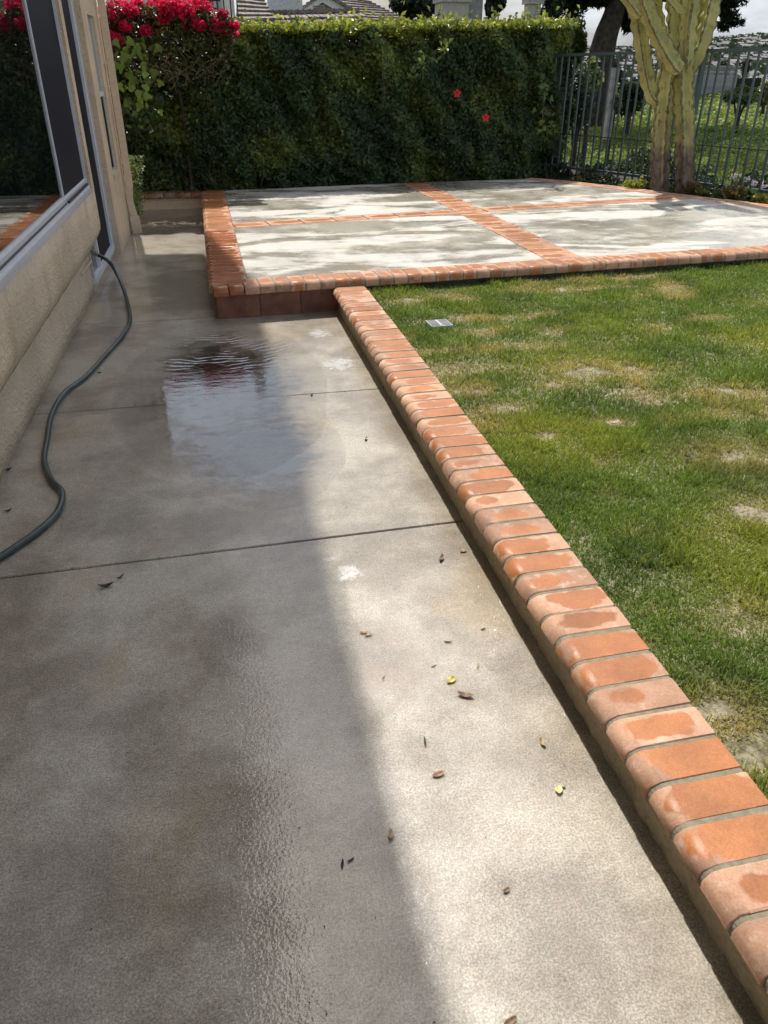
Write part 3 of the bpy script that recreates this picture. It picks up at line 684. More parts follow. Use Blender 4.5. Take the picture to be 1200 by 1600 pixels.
XL, XR = -1.35, 4.93
P_, N_, S_, C_ = [], [], [], []
n = 80000
x, z, b = hedge_face_pts(n, XL, XR, .12, 2.02)
dep = RNG.exponential(.07, n)
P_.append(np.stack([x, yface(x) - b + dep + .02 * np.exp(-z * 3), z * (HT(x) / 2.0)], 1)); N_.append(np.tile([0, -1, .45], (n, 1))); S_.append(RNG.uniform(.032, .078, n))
C_.append(hcol(n, .42 + .45 * (vnoise(np.stack([x, z], 1), .8, 40) - .35) + .25 * np.clip(z - 1.5, 0, 1)))  # leaf colour lightened towards the top for the backlit rim
n = 24000
x = RNG.uniform(XL, XR, n); y = RNG.uniform(0, .85, n); P2 = np.stack([x, y], 1)
P_.append(np.stack([x, yface(x) + y, HT(x) + (vnoise(P2, 1.1, 50) - .5) * .10 + RNG.normal(0, .02, n)], 1)); N_.append(np.tile([0, -.25, 1.], (n, 1))); S_.append(RNG.uniform(.04, .065, n)); C_.append(hcol(n, .8 + .2 * RNG.random(n)))  # young top leaves, also painted lighter to carry the backlit rim
n = 6500                                   # shoots standing up along the top edge
x = RNG.uniform(XL, XR, n); y = RNG.uniform(-.07, .5, n)
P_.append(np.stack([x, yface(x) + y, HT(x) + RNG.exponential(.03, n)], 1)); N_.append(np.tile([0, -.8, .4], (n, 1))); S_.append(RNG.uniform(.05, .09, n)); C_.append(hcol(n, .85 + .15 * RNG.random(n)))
n = 7000                                   # the end by the fence
y = RNG.uniform(-.05, .9, n); z = RNG.uniform(.1, 2.0, n); P2 = np.stack([y, z], 1)
P_.append(np.stack([XR + (vnoise(P2, 1., 60) - .5) * .2 - RNG.exponential(.05, n) + .10 * (z - 1), yface(XR) + y, z], 1)); N_.append(np.tile([1, -.3, .3], (n, 1))); S_.append(RNG.uniform(.05, .09, n)); C_.append(hcol(n, .35 + .3 * RNG.random(n)))
hl = leaves('foliage', np.concatenate(P_), np.concatenate(N_), np.concatenate(S_), np.concatenate(C_), aspect=.55, up=(0, -.2, .1), jit=.55)
tag(link('foliage', hl, M['leaf'], hedge), kind='stuff')
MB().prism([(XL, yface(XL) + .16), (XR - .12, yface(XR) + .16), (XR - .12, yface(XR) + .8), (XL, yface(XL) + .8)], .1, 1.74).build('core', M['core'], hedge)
for i in range(7):                        # stems at the foot
    x0 = random.uniform(-.5, 4.6); y0 = yface(x0) + random.uniform(-.02, .12); pts = [(x0, y0, .12)]
    for k in range(4): pts.append((pts[-1][0] + random.uniform(-.07, .07), yface(x0) + random.uniform(-.06, .04), pts[-1][2] + random.uniform(.08, .14)))
    MB().tube(smooth_path(pts, 3), [.009 - .0005 * j for j in range(13)], 5).build('stem', M['bark'], hedge)
# long pale shoots leaning out of the hedge
def sprig(parent, base, tip, nl, size, col, name='shoot'):
    b_, t_ = np.array(base), np.array(tip); q = np.linspace(.1, 1, nl)[:, None]; P = b_ + (t_ - b_) * q + np.array([0, 0, -.1]) * (q - q ** 2) + RNG.normal(0, size * .35, (nl, 3))
    c = np.array(col) * RNG.uniform(.8, 1.2, (nl, 1))
    o = link(name, leaves(name, P, np.tile([0, -1, .5], (nl, 1)), RNG.uniform(.8, 1.2, nl) * size, c, aspect=.5, jit=.5), M['leaf'], parent)
    tag(o, kind='stuff'); MB().tube([base, tuple((b_ + t_) / 2 + np.array([0, 0, -.01])), tip], .003, 4).build('twig', M['twig'], o)
sprig(hedge, (2.62, 10.2, 1.42), (2.95, 9.95, 1.76), 26, .075, (.16, .22, .06))
sprig(hedge, (2.55, 10.2, 1.35), (2.62, 9.95, 1.58), 20, .07, (.15, .21, .06))
for a, b in (((2.9, 10.5, 1.85), (2.96, 10.45, 2.1)), ((2.3, 10.5, 1.83), (2.28, 10.5, 2.0)), ((3.6, 10.5, 1.85), (3.62, 10.4, 2.02)), ((4.15, 10.6, 1.88), (4.2, 10.5, 2.12)), ((1.2, 10.4, 1.82), (1.22, 10.3, 1.96))):
    sprig(hedge, a, b, 12, .06, (.20, .24, .07))

# red hibiscus flowers in the hedge
def flower(px, py, name, label):
    c0 = at(px, py, 10.15); root = empty(name, tuple(c0)); tag(root, label, 'flower', 'hibiscus flowers in the hedge')
    for k in range(5):
        a = 2 * math.pi * k / 5 + .3; d = np.array([math.cos(a), -.35, math.sin(a)]); s_ = np.array([-math.sin(a), 0, math.cos(a)])
        vs = [(0, 0, 0), d * .025 + s_ * .018, d * .045 + s_ * .009 + np.array([0, .012, 0]), d * .045 - s_ * .009 + np.array([0, .012, 0]), d * .025 - s_ * .018]
        o = MB().add(vs, [(0, 1, 2, 3, 4)]).build('petal', M['red'], root)
    MB().tube([(0, 0, 0), (0, -.05, .02)], .004, 5).build('stamen', M['red'], root)
M['red'] = simple('red_petal', (.50, .008, .008), .6)
flower(714, 146, 'hibiscus_flower', 'red flower in the hedge, the higher and left of the two')
flower(759, 184, 'hibiscus_flower', 'red flower in the hedge, the lower and right of the two')

# ivy trails: each large leaf its own piece
def ivy_leaf_mesh():
    out = [(0, -.5), (.34, -.42), (.5, -.1), (.26, .06), (.2, .3), (0, .55), (-.2, .3), (-.26, .06), (-.5, -.1), (-.34, -.42)]
    vs = [(0, 0, .05)] + [(x, y, -.10 * abs(x) - .06 * y) for x, y in out]
    return MB().add(vs, [(0, i + 1, (i + 1) % 10 + 1) for i in range(10)], True).mesh('leaf')
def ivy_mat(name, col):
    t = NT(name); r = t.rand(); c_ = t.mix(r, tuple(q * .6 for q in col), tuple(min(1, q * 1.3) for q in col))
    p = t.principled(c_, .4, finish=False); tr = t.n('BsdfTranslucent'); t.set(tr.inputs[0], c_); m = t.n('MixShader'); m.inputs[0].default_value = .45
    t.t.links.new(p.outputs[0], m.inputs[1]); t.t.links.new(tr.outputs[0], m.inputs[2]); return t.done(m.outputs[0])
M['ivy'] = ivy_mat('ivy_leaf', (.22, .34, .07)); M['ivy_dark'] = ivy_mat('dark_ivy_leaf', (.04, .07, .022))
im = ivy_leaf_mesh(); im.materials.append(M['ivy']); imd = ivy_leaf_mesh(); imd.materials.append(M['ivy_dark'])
def ivy(name, label, path, width, n, r, size, mesh):
    root = empty(name, tuple(at(*path[0], r))); tag(root, label, 'ivy', 'ivy climbing through the hedge'); b0 = np.array(root.location)
    sp_ = smooth_path([at(*p, r) for p in path], 6)
    MB().tube([tuple(q - b0 + np.array([0, .05, 0])) for q in sp_], .004, 5).build('vine', M['twig'], root)
    for i in range(n):
        p = sp_[int(random.random() * (len(sp_) - 1))] - b0 + np.array([random.gauss(0, width), random.uniform(-.06, .05), random.gauss(0, width * .6)])
        o = link('leaf', mesh, None, root); o.location = tuple(p); s_ = size * random.uniform(.6, 1.25); o.scale = (s_, s_, s_)
        o.rotation_euler = (R(90) + random.gauss(-.4, .5), random.gauss(math.pi, .9), random.gauss(0, .7))
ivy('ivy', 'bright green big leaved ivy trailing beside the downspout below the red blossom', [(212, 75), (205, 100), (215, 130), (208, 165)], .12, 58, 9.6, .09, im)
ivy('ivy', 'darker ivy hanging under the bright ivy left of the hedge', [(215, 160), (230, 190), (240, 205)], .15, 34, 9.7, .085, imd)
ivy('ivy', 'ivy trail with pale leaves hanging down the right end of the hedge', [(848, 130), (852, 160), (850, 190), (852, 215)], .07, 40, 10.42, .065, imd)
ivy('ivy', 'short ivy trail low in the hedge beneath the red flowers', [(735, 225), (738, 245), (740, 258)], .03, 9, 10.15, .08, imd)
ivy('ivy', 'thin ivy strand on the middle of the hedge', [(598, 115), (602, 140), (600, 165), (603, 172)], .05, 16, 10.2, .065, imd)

# ================================================================== BOUGAINVILLEA
bg = empty('bougainvillea', (0, 0, 0)); tag(bg, 'bougainvillea with crimson blossom spilling over the left end of the hedge', 'bougainvillea')
clus = [(172, 22, .17), (168, 46, .15), (188, 14, .14), (182, 62, .08), (205, 18, .11), (228, 26, .15), (250, 14, .17), (240, 44, .09), (262, 10, .14), (285, 16, .17), (300, 30, .10), (312, 12, .17), (327, 26, .13), (340, 38, .13), (352, 46, .10), (362, 52, .08), (322, 46, .09), (348, 22, .07), (196, 40, .08), (270, 36, .06), (215, 8, .09), (176, 60, .10), (202, 52, .08), (228, 48, .08), (292, 42, .08), (255, 30, .09), (310, 38, .09), (366, 40, .07)]
P_, C_ = [], []
for px, py, r_ in clus:
    n = int(2600 * r_); c0 = at(px, py, 9.75 + random.uniform(-.1, .15)); q = norm(RNG.normal(0, 1, (n, 3))) * (RNG.random((n, 1)) ** .5) * r_ * np.array([.85, .8, .62])
    P_.append(c0 + q); C_.append(np.array([.66, .016, .085]) * RNG.uniform(.45, 1.3, (n, 1)) + RNG.uniform(0, .05, (n, 1)) * np.array([1, .6, .9]))
P = np.concatenate(P_)
tag(link('blossom', leaves('blossom', P, np.tile([0, -.6, .8], (len(P), 1)), RNG.uniform(.03, .05, len(P)), np.concatenate(C_), aspect=.85, jit=.9), M['petal'], bg), kind='stuff')
n = 5200
px = RNG.uniform(165, 365, n); py = 10 + RNG.exponential(34, n) + 20 * np.abs((px - 265) / 100) ** 2 * (px > 265)
rr2 = RNG.uniform(9.65, 10.0, n)
P = np.array([at(a, b, c_) for a, b, c_ in zip(px, py, rr2)])
c_ = np.array([.07, .085, .03]) * RNG.uniform(.4, 1.5, (n, 1)); br_ = RNG.random(n) < .12; c_[br_] = np.array([.20, .24, .08])
tag(link('foliage', leaves('foliage', P, np.tile([0, -.6, .7], (n, 1)), RNG.uniform(.03, .06, n), c_, aspect=.6), M['leaf'], bg), kind='stuff')
tw = MB()
for i in range(70):
    a = at(random.uniform(215, 345), random.uniform(60, 140), 9.85); b = a + np.array([random.gauss(0, .25), random.uniform(-.08, .05), random.uniform(.05, .35)]); m_ = (a + b) / 2 + np.array([random.gauss(0, .05), 0, random.gauss(0, .03)])
    tw.tube(smooth_path([a, m_, b], 3), .0035, 4, cap=False)
tag(tw.build('twigs', M['twig'], bg), kind='stuff')
MB().tube(smooth_path([at(300, 292, 10.2), at(292, 220, 10.2), at(280, 140, 10.1), at(262, 60, 9.95)], 4), .018, 6).build('trunk', M['bark'], bg)

# small pale shrub in the corner behind the downspout
cs = empty('corner_shrub', (0, 0, 0)); tag(cs, 'small pale flowering shrub in the corner behind the downspout', 'shrub')
n = 900; px = RNG.normal(209, 7, n); py = RNG.uniform(243, 335, n); k = py > 300; px[k] = RNG.normal(212, 5, k.sum())
P = np.array([at(a, b, 9.45 + random.uniform(-.12, .12)) for a, b in zip(px, py)]); c_ = np.array([.20, .28, .09]) * RNG.uniform(.5, 1.5, (n, 1)); wq = (RNG.random(n) < .2) & (py < 290); c_[wq] = [.55, .6, .45]
tag(link('foliage', leaves('foliage', P, np.tile([.3, -.6, .6], (n, 1)), RNG.uniform(.02, .04, n), c_, aspect=.6), M['leaf'], cs), kind='stuff')
for dx_ in (-.04, .02, .06): MB().tube([(-.78 + dx_ * .5, 9.42, 0), (-.79 + dx_, 9.43, .3), (-.8 + dx_ * 1.6, 9.42, .62)], .005, 5).build('stem', M['twig'], cs)

# ================================================================== IRON FENCE
fence = empty('metal_fence', (float(FA[0]), float(FA[1]), 0)); fence.location = (0, 0, 0); tag(fence, 'grey green metal picket fence along the patio edge with wire mesh at its foot', 'fence')
def fp(s_): p = FA + FT * s_; return p
FTOP = lambda s_: 1.60 + .012 * s_; FB = .30
S0, S1 = -.35, 5.2
a, b = fp(S0), fp(S1)
MB().bar((*a, FTOP(S0)), (*b, FTOP(S1)), .045, .032).build('top_rail', M['fence'], fence)
MB().bar((*a, FB), (*b, FB), .04, .03).build('bottom_rail', M['fence'], fence)
pm = MB().box(-.0095, .0095, -.0095, .0095, 0, 1).mesh('picket'); pm.materials.append(M['fence'])
s_ = S0 + .02; i = 0
while s_ < S1:
    p = fp(s_); o = link('picket', pm, None, fence); o.location = (p[0], p[1], .17); o.scale = (1, 1, FTOP(s_) - .17 - .015); o.rotation_euler = (random.uniform(-.004, .004), random.uniform(-.004, .004), math.atan2(FT[1], FT[0])); s_ += .112; i += 1
for s_ in (S0, 2.05, 4.4):
    p = fp(s_) + FN * .001; MB().bar((*p, .1), (*p, FTOP(s_) + .03), .05).build('post', M['fence'], fence)
wm_ = MB(); off = FN * .022
for k in range(int((S1 - S0) / .045)):
    p = fp(S0 + k * .045) - off; wm_.bar((*p, .18), (*p, .70), .0022)
for z in np.arange(.2, .69, .05): wm_.bar((*(fp(S0) - off), z), (*(fp(S1) - off), z), .0022)
tag(wm_.build('wire_mesh', M['wire'], fence), kind='stuff')
MB().bar((*(fp(S0) - off), .70), (*(fp(S1) - off), .70), .009).build('mesh_edge_rod', M['wire'], fence)

# ================================================================== CANDELABRA CACTUS
cac = empty('cactus_tree', (0, 0, 0)); tag(cac, 'big yellowish candelabra cactus tree with twin ribbed trunks by the fence', 'cactus')
t = NT('cactus_skin'); c = t.co(); rg = t.attr('Col', 'Fac'); x, y, z = t.xyz(c)
g_ = t.mix(t.rng(t.noise(c, 4, 5), .3, .7), (.36, .34, .115), (.54, .50, .20)); g_ = t.mix(t.math('MULTIPLY', t.rng(t.noise(c, 11, 4, .6), .5, .7), .5), g_, (.30, .31, .15))
bark_ = t.mix(t.rng(t.noise(t.map(c, scale=(1, 1, .3)), 22, 5), .3, .7), (.10, .075, .055), (.30, .24, .18))
hz = t.rng(t.math('ADD', z, t.math('MULTIPLY', t.math('SUBTRACT', t.noise(c, 6, 4), .5), .9)), .55, .95)
col = t.mix(hz, bark_, g_)
col = t.mix(t.math('MULTIPLY', t.rng(t.math('ADD', rg, t.math('MULTIPLY', t.math('SUBTRACT', t.noise(c, 30, 3), .5), .35)), .80, .98), .8), col, (.06, .045, .035))
sc_ = t.math('MULTIPLY', t.rng(t.noise(c, 13, 6, .7), .56, .64), t.rng(z, .5, 1.9, .95, .35))
col = t.mix(sc_, col, (.07, .05, .04))
t.principled(col, .65, t.bump(t.noise(c, 26, 6, .65), .014), spec=.3); M['cactus'] = t.m
def stem(path, wpx, r0, name, ribs=5, r1=None, up_ext=0., seed=0):
    rnd = random.Random(seed); r1 = r1 or r0; npt = len(path)
    pts = [at(p[0], p[1], r0 + (r1 - r0) * i / (npt - 1)) for i, p in enumerate(path)]
    if up_ext: d = norm(pts[-1] - pts[-2]); d = norm(d * .4 + np.array([0, 0, 1])); pts += [pts[-1] + d * up_ext * .5, pts[-1] + d * up_ext]
    sp_ = smooth_path(pts, 14); n = len(sp_); V, Fc, Cc = [], [], []
    rm = wpx / 2 * scale_at(pts[0]); ref = np.array([1., 0, 0]); K = ribs * 6; ph = rnd.uniform(0, 6.28); L0 = 0
    for i, p in enumerate(sp_):
        d = norm(np.array(sp_[min(i + 1, n - 1)]) - np.array(sp_[max(i - 1, 0)])); x_ = norm(ref - d * (ref @ d)); y_ = np.cross(d, x_); ref = x_
        if i: L0 += np.linalg.norm(p - sp_[i - 1])
        tip_ = 1. if i < n - 4 or not up_ext else [.95, .85, .6, .2][i - (n - 4)]
        st = min(1., .55 + .45 * i / 6) if 'branch' in name else 1.
        for k in range(K):
            a_ = 2 * math.pi * k / K; cr = abs(math.cos(a_ * ribs / 2 + ph)); rib = cr ** 2.2
            wv = 1 + .12 * math.sin(L0 * 46 + k // 6 * 2.1 + .8 * math.sin(L0 * 13)) * rib + rnd.uniform(-.015, .015)
            q = rm * (.48 + .58 * rib) * wv * tip_ * st; V.append(p + (x_ * math.cos(a_) + y_ * math.sin(a_)) * q); Cc.append([rib] * 3)
    Fc = [(i * K + k, i * K + (k + 1) % K, (i + 1) * K + (k + 1) % K, (i + 1) * K + k) for i in range(n - 1) for k in range(K)]
    me = fastmesh(name, np.array(V), np.array(Fc), np.array(Cc), smooth=True); return link(name, me, M['cactus'], cac)
RC = 10.25
stem([(1030, 305), (1031, 250), (1034, 190), (1041, 130), (1052, 75), (1058, 30), (1056, -10)], 29, RC, 'trunk', 5, up_ext=.7, seed=1)
stem([(1071, 305), (1071, 250), (1071, 190), (1069, 140), (1070, 105)], 30, RC, 'trunk', 5, seed=2)
stem([(1030, 160), (1018, 145), (1009, 110), (1003, 70), (997, 30), (992, -10)], 22, RC, 'branch', 4, RC - .1, .5, 3)
stem([(1062, 112), (1048, 92), (1030, 60), (1016, 28), (1004, -8)], 25, RC - .15, 'branch', 4, RC - .3, .5, 4)
stem([(1071, 112), (1072, 80), (1074, 45), (1080, 5), (1082, -20)], 26, RC - .05, 'branch', 4, RC - .1, .8, 5)
stem([(1074, 112), (1090, 84), (1103, 48), (1112, 12), (1118, -20)], 25, RC, 'branch', 4, RC + .05, .9, 6)
stem([(1048, 115), (1036, 90), (1034, 60), (1026, 20), (1022, -15)], 20, RC + .15, 'branch', 4, RC + .2, .7, 7)
stem([(1002, 24), (993, 12), (982, -4), (978, -25)], 22, RC - .28, 'branch', 4, RC - .35, .5, 8)
stem([(1068, 20), (1058, 10), (1046, -6), (1040, -25)], 15, RC - .3, 'branch', 4, RC - .35, .3, 9)
stem([(1088, 85), (1092, 50), (1098, 10), (1100, -20)], 17, RC + .2, 'branch', 4, RC + .25, .6, 10)

# ================================================================== SUCCULENTS AND SMALL PLANTS AT THE FENCE FOOT
def rosette(px, py, r_, n, label, col, lsize, flowers=0, name='succulent'):
    c0 = at(px, py, 9.9) if False else on_z(px, py, .2); root = empty(name, (c0[0], c0[1], .165)); tag(root, label, 'plant', 'small plants along the fence foot')
    k = 7; P, N = [], []
    for j in range(n):
        cl = RNG.normal(0, r_ * .55, 3) * np.array([1, 1, .5]) + np.array([0, 0, r_ * .75])
        d = norm(RNG.normal(0, 1, (k, 3)) + np.array([0, 0, .5])); P.append(cl + d * lsize * .5); N.append(np.cross(d, RNG.normal(0, 1, (k, 3))))
    P = np.concatenate(P); c_ = np.array(col) * RNG.uniform(.6, 1.4, (len(P), 1)); c_ += RNG.uniform(0, .05, (len(P), 1)) * np.array([1, .4, 0])
    tag(link('leaves', leaves('leaves', P, np.concatenate(N), lsize, c_, aspect=.5, jit=.2), M['leaf'], root), kind='stuff')
    if flowers:
        q = RNG.normal(0, r_ * .8, (flowers, 3)) * np.array([1, 1, .3]) + np.array([0, 0, r_ * 2.1]); P = np.repeat(q, 6, 0) + RNG.normal(0, .012, (flowers * 6, 3))
        tag(link('blossom', leaves('blossom', P, np.tile([0, -1, .6], (len(P), 1)), .035, np.tile([.74, .68, .70], (len(P), 1)), aspect=.9), M['petal'], root), kind='stuff')
rosette(905, 282, .05, 10, 'tiny pale plant at the fence foot nearest the hedge', (.16, .17, .07), .06)
rosette(975, 293, .05, 10, 'small leafy plant left of the yellow green succulent by the cactus', (.14, .20, .06), .06)
rosette(993, 296, .10, 34, 'yellow green succulent clump just left of the cactus trunks', (.24, .30, .08), .07)
rosette(1080, 303, .11, 38, 'olive and orange succulent clump just right of the cactus trunks', (.20, .16, .05), .06)
rosette(1098, 307, .06, 14, 'small bright succulent right of the orange clump', (.20, .26, .08), .06)
rosette(1148, 312, .12, 40, 'brownish succulent with white blossom right of the cactus', (.14, .12, .05), .08, 3)
rosette(1122, 309, .06, 16, 'low grey green plant between the two succulent clumps', (.14, .18, .09), .07)
rosette(1192, 318, .09, 26, 'yellow green succulent at the right edge of the picture', (.26, .28, .07), .07, 3)
rosette(1172, 314, .09, 20, 'spiky plant with pinkish flowers by the fence at the right', (.12, .16, .07), .09, 3)

# ================================================================== HILLSIDE BEYOND THE FENCE
def cover(n, dlo, dhi, slo, shi, size, cols, hgt, seed, name, label):
    r = np.random.default_rng(seed); d = r.uniform(dlo, dhi, n); s_ = r.uniform(slo, shi, n)
    xy = FA + d[:, None] * FN + s_[:, None] * FT; q = vnoise(xy, .35, seed)[:, None]
    z = ground_h(xy[:, 0], xy[:, 1]) + hgt * vnoise(xy, .8, seed + 1) * r.random(n) ** .6
    c_ = (np.array(cols[0]) * (1 - q) + np.array(cols[1]) * q) * r.uniform(.6, 1.4, (n, 1))
    o = link(name, leaves(name, np.column_stack([xy, z]), np.tile([-.1, -.3, 1], (n, 1)), r.uniform(.7, 1.3, n) * size, c_, aspect=.65, jit=.6), M['grass']); tag(o, label, 'ground cover', kind='stuff')
cover(34000, -.12, 1.5, -1.5, 6, .06, ((.018, .032, .012), (.04, .06, .02)), .46, 71, 'ground_cover', 'leafy ground cover just outside the metal fence, coloured dark as in shade')  # leaf colours darkened to stand in for the shade here
cover(90000, 1.3, 6, -4, 10, .045, ((.16, .24, .04), (.25, .31, .06)), .16, 72, 'ground_cover', 'bright green ground cover on the slope behind the fence')
cover(90000, 5.5, 16, -9, 14, .075, ((.15, .23, .04), (.24, .30, .06)), .14, 73, 'ground_cover', 'sunlit green planting higher up the slope')

n = 9000; d = RNG.uniform(-.30, .05, n); s_ = RNG.uniform(-.4, 5.2, n); xy = FA + d[:, None] * FN + s_[:, None] * FT
z = .165 + .17 * vnoise(xy, 1.2, 91) * RNG.random(n) * np.clip((d + .32) * 6, 0, 1)
tag(link('ground_cover', leaves('ground_cover', np.column_stack([xy, z]), np.tile([-.3, -.3, 1], (n, 1)), RNG.uniform(.03, .06, n), np.array([.05, .075, .025]) * RNG.uniform(.4, 1.7, (n, 1)), aspect=.6), M['leaf']), 'low dark plants in the bed between patio edge and metal fence', 'ground cover', kind='stuff')
def shrub(px, py, r_, wpx, hpx, n, col, label, name='shrub', cat='shrub', group=None, trunk=True, lsize=None, hi=None):
    c0 = at(px, py, r_); s_ = scale_at(c0); rx, rz = wpx / 2 * s_, hpx / 2 * s_; g0 = min(float(ground_h(c0[0], c0[1])), c0[2] - rz)
    root = empty(name, (c0[0], c0[1], g0)); tag(root, label, cat, group)
    nb = 14; cen = norm(RNG.normal(0, 1, (nb, 3))) * RNG.uniform(.15, .75, (nb, 1)); k = RNG.integers(0, nb, n)
    q = cen[k] + norm(RNG.normal(0, 1, (n, 3))) * (RNG.random((n, 1)) ** .4) * .42
    P = q * np.array([rx, rx, rz]) + np.array([0, 0, c0[2] - g0])
    cl = RNG.uniform(.7, 1.3, nb)[k][:, None]; c_ = np.array(col) * cl * RNG.uniform(.6, 1.4, (n, 1))
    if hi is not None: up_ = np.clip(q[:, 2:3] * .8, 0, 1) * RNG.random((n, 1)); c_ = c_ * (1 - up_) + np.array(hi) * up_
    tag(link('crown', leaves('crown', P, q + np.array([0, -.3, .5]), (lsize or rx * .16), c_, aspect=.6), M['leaf'], root), kind='stuff')
    if trunk:
        h_ = c0[2] - g0
        MB().tube([(0, 0, -.1), (rx * .08, 0, h_ * .4), (-rx * .05, 0, h_)], [rx * .12 + .02, rx * .09 + .015, rx * .05 + .01], 7).build('trunk', M['bark'], root)
        MB().tube([(rx * .08, 0, h_ * .4), (rx * .4, -rx * .1, h_ * 1.05)], [rx * .07 + .01, .008], 6).build('limb', M['bark'], root)
        MB().tube([(rx * .05, 0, h_ * .3), (-rx * .4, rx * .1, h_ * 1.0)], [rx * .07 + .01, .008], 6).build('limb', M['bark'], root)
# far garden fence of boards with a lattice top
gf = empty('board_fence', (0, 0, 0)); tag(gf, 'weathered grey board fence with lattice top at the head of the slope', 'fence')
a = at(1078, 150, 22.5); b = at(1146, 149, 24.0); nb = 16
for i in range(nb):
    p = a + (b - a) * (i + .5) / nb; wd = np.linalg.norm((b - a)[:2]) / nb * .96
    o = MB().box(-wd / 2, wd / 2, -.012, .012, -.25, .46 + random.uniform(-.01, .01)).build('board', M['grey_wood'] if 'grey_wood' in M else M.setdefault('grey_wood', simple('weathered_board', (.27, .25, .24), .85, nscale=9, var=.3)), gf)
    o.location = tuple(p); o.rotation_euler = (0, 0, math.atan2((b - a)[1], (b - a)[0]))
lt = MB(); d_ = (b - a)
for i in range(30):
    for sg in (-1, 1):
        p = a + d_ * i / 30; q = a + d_ * min(1, max(0, (i + sg) / 30)); lt.bar((p[0], p[1], p[2] + .47), (q[0], q[1], q[2] + .62), .014)
tag(lt.build('lattice', M['grey_wood'], gf), kind='stuff')
MB().bar((a[0], a[1], a[2] + .63), (b[0], b[1], b[2] + .63), .04).build('cap_rail', M['grey_wood'], gf)
a2 = at(1146, 137, 24.2); b2 = at(1186, 136, 25.0)
MB().bar(tuple(a2), tuple(b2), .05, .42).build('dark_panel', M['core'], None)
tag(bpy.data.objects['dark_panel'], 'dark green screen panel right of the lattice fence', 'screen'); bpy.data.objects['dark_panel'].name = 'screen_panel'
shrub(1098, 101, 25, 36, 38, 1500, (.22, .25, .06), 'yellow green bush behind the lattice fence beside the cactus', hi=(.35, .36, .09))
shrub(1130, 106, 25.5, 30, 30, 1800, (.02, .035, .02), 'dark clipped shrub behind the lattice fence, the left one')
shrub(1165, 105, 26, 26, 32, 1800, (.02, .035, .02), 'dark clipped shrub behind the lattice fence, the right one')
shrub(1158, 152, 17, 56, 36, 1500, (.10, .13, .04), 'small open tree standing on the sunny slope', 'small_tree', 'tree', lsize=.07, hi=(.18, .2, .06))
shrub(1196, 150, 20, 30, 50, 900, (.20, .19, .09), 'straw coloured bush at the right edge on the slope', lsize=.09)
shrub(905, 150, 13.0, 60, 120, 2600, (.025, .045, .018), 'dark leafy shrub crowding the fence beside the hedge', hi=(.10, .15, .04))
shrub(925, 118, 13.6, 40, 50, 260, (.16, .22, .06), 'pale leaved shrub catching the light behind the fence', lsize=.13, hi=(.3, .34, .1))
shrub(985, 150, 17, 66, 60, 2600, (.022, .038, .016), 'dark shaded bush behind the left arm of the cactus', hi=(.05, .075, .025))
shrub(945, 115, 19, 90, 60, 3000, (.02, .034, .016), 'dark bush below the pine tree')
shrub(960, 160, 14.5, 24, 26, 700, (.14, .12, .08), 'small dry looking bush inside the shade beyond the fence', lsize=.05)
gp = at(953, 175, 14.5); gpo = MB().box(-.05, .05, -.05, .05, -.4, .62).build('wooden_post', M['grey_wood']); gpo.location = tuple(gp); tag(gpo, 'grey wooden post in the shade beyond the metal fence', 'post')

# pine tree
def needles(name, cen, rad, n, col, parent, size=.12):
    P, C_ = [], []
    for c0, r0 in zip(cen, rad):
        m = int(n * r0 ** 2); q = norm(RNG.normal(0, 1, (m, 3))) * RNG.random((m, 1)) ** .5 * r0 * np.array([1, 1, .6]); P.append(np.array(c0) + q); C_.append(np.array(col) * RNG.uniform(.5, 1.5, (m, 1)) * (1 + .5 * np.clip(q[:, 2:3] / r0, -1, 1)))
    P = np.concatenate(P); o = link(name, leaves(name, P, RNG.normal(0, 1, P.shape), size, np.concatenate(C_), aspect=.14, jit=.2), M['needle'], parent); tag(o, kind='stuff')
pb = at(938, 130, 18.0); g0 = float(ground_h(pb[0], pb[1])); pine = empty('pine_tree', (pb[0], pb[1], g0)); tag(pine, 'dark pine tree with leaning trunk behind the hedge end', 'tree')
off = np.array([pb[0], pb[1], g0]); tr_ = [np.array([0, 0, -.2])] + [at(a, b, 18.) - off for a, b in ((938, 105), (946, 60), (958, 25), (966, -10), (972, -60), (976, -120))]
MB().tube(smooth_path(tr_, 4), list(np.linspace(.30, .09, 25)), 9).build('trunk', M['bark'], pine)
cen, rd = [], []
for px, py, r_, k in [(880, -5, 18, .42), (905, 5, 18, .45), (925, -12, 18, .5), (905, -40, 18, .7), (960, -30, 17.6, .6), (990, -8, 18, .45), (1000, 14, 18.3, .35), (862, 2, 18.4, .3), (980, 38, 18.4, .28), (1128, 8, 18, .36), (1140, 30, 18, .24), (1120, -20, 18, .6), (1060, -45, 18, .8), (1010, -60, 18, .8), (940, -90, 18, .9), (1090, -70, 18, .8), (1135, 45, 18, .12), (975, 18, 18.6, .3)]:
    p = at(px, py, r_) - off
    for j in range(5): cen.append(p + RNG.normal(0, k * .45, 3) * np.array([1, 1, .5])); rd.append(k * .5)
    MB().tube(smooth_path([tr_[4] + RNG.normal(0, .1, 3), (tr_[4] + p) / 2 + np.array([0, 0, .15]), p], 4), .025, 5).build('limb', M['bark'], pine)
for j in range(17):  # unseen upper clumps, added so their shadows dapple the slope
    cen.append(np.array([random.uniform(-1.6, 2.6), random.uniform(-1.3, 1.2), random.uniform(5.6, 9.0)])); rd.append(random.uniform(.35, .7))
for j in range(6):
    q_ = cen[-1 - j * 7]; MB().tube(smooth_path([tr_[-1] * (.7 + .05 * j), (tr_[-1] + q_) / 2, q_], 3), .03, 5).build('limb', M['bark'], pine)
